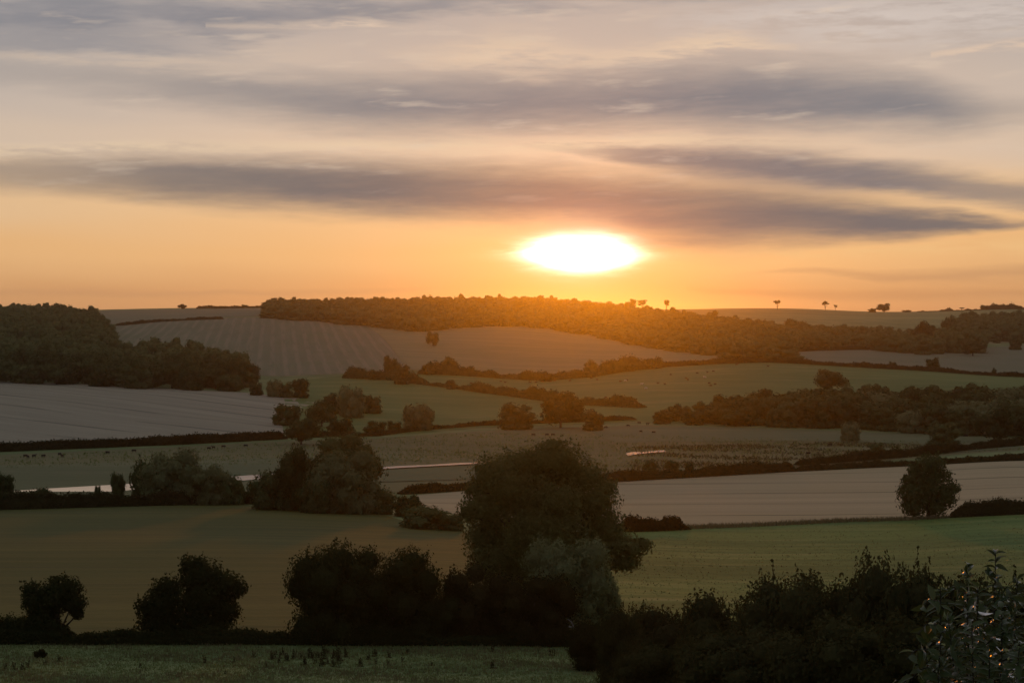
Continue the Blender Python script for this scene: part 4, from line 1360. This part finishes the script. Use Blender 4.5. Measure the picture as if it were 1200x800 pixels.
# ------------------------------------------------------------------ cattle
def cow_mesh(head_down):
    bm = bmesh.new()
    secs = [(-1.05, 1.02, .20, .24), (-.85, 1.0, .30, .36), (-.35, .95, .34, .40), (.2, .96, .33, .40), (.62, 1.02, .29, .40), (.85, 1.12, .20, .28)]
    if head_down:
        secs += [(1.05, .95, .13, .18), (1.22, .62, .10, .15), (1.30, .42, .12, .14), (1.42, .18, .08, .09)]
    else:
        secs += [(1.05, 1.28, .13, .18), (1.22, 1.42, .11, .15), (1.40, 1.42, .12, .14), (1.68, 1.28, .07, .09)]
    rings = []
    for x, z, w, h in secs:
        rings.append([bm.verts.new((x, math.cos(a) * w, z + math.sin(a) * h)) for a in np.linspace(0, 2 * math.pi, 8, endpoint=False)])
    for a, b in zip(rings[:-1], rings[1:]):
        for k in range(8):
            bm.faces.new((a[k], a[(k + 1) % 8], b[(k + 1) % 8], b[k]))
    bm.faces.new(rings[0][::-1]); bm.faces.new(rings[-1])
    for lx in (-.82, .62):
        for ly in (-.2, .2):
            rr = []
            for z, w in ((.85, .13), (.45, .08), (.4, .08), (0, .065)):
                rr.append([bm.verts.new((lx + math.cos(a) * w, ly + math.sin(a) * w, z)) for a in np.linspace(0, 2 * math.pi, 5, endpoint=False)])
            for a, b in zip(rr[:-1], rr[1:]):
                for k in range(5):
                    bm.faces.new((a[k], a[(k + 1) % 5], b[(k + 1) % 5], b[k]))
    for a, b in (((-1.05, 0, 1.2), (-1.16, 0, .5)),):
        v = [bm.verts.new((a[0], -.04, a[2])), bm.verts.new((a[0], .04, a[2])), bm.verts.new((b[0], .05, b[2])), bm.verts.new((b[0], -.05, b[2]))]
        bm.faces.new(v)
    hx, hz_ = (secs[-2][0], secs[-2][1] + .12)
    for s in (-1, 1):
        v = [bm.verts.new((hx - .05, s * .1, hz_)), bm.verts.new((hx + .05, s * .1, hz_)), bm.verts.new((hx, s * .26, hz_ + .03))]
        bm.faces.new(v)
    bmesh.ops.recalc_face_normals(bm, faces=bm.faces)
    me = bpy.data.meshes.new('cow')
    bm.to_mesh(me); bm.free()
    me.polygons.foreach_set('use_smooth', np.ones(len(me.polygons), bool))
    return me


M_cow = {'brown': plain_mat('brown hide', rgb(.07, .035, .018), rgb(.11, .055, .028)), 'black': plain_mat('black hide', rgb(.014, .012, .011), rgb(.025, .021, .018)),
         'white': plain_mat('white hide', rgb(.62, .58, .52), rgb(.74, .70, .64))}
COWS = {}
for cname, m in M_cow.items():
    for hd in (0, 1):
        me = cow_mesh(hd); me.materials.append(m); COWS[cname, hd] = me
herd = [('brown', 'big green pasture', [(771, 450), (779, 451), (804, 444), (806, 446), (817, 438), (829, 437), (836, 436), (833, 453), (838, 451), (863, 428), (865, 427), (621, 449), (628, 449), (636, 448),
                                        (645, 448), (650, 447), (587, 448), (592, 449), (700, 446), (693, 444), (710, 467), (727, 448), (735, 446), (831, 450), (786, 440), (668, 447), (552, 450), (900, 430)]),
        ('white', 'big green pasture', [(733, 447), (752, 451), (757, 456), (826, 443)]),
        ('black', 'flood meadow near the dome shaped trees', [(625, 511), (641, 511), (648, 511), (751, 507), (766, 508), (710, 502), (749, 497), (759, 498), (878, 500), (924, 499), (736, 500)]),
        ('black', 'flood plain below the straight hedge', [(30, 536), (33, 537), (40, 536), (51, 536), (70, 534), (73, 536), (245, 527), (250, 526), (262, 525), (288, 524), (126, 532), (157, 530)]),
        ('black', 'meadow beside the climbing hedge', [(973, 523), (947, 533), (1132, 512)])]
r = np.random.RandomState(8)
for cname, where, pts in herd:
    for px, py in pts:
        x, y = ground_at(px, py)
        o = new_obj('cow', COWS[cname, int(r.uniform() < .75)])
        o.location = (x, y, gz(x, y) + .06); o.rotation_euler = (0, 0, r.choice([0, math.pi]) + r.normal() * .5)
        s_ = .72
        o.scale = (s_, s_, s_)
        tag(o, '%s cow grazing on the %s' % (cname, where), 'cow', '%s cattle on the %s' % (cname, where))

# ------------------------------------------------------------------ evening haze
bm = bmesh.new()
bmesh.ops.create_cube(bm, size=1.0)
me = bpy.data.meshes.new('haze')
bm.to_mesh(me); bm.free()
hz = bpy.data.objects.new('haze', me)
COL.objects.link(hz)
ZTOP = max(46.0, float(ZT.max()) + 14.0)
hz.scale = (13500, 5200, ZTOP + 50)
hz.location = (0, 2150, (ZTOP - 50) / 2)
mh = bpy.data.materials.new('evening haze')
mh.use_nodes = True
th = mh.node_tree
th.nodes.clear()
oh = th.nodes.new('ShaderNodeOutputMaterial')
pv = th.nodes.new('ShaderNodeVolumePrincipled')
pv.inputs['Color'].default_value = (1.0, 0.97, 0.93, 1)
pv.inputs['Density'].default_value = 3.0e-5
pv.inputs['Anisotropy'].default_value = 0.93
th.links.new(pv.outputs[0], oh.inputs['Volume'])
me.materials.append(mh)
tag(hz, 'thin golden evening haze filling the valley', 'haze', kind='stuff')
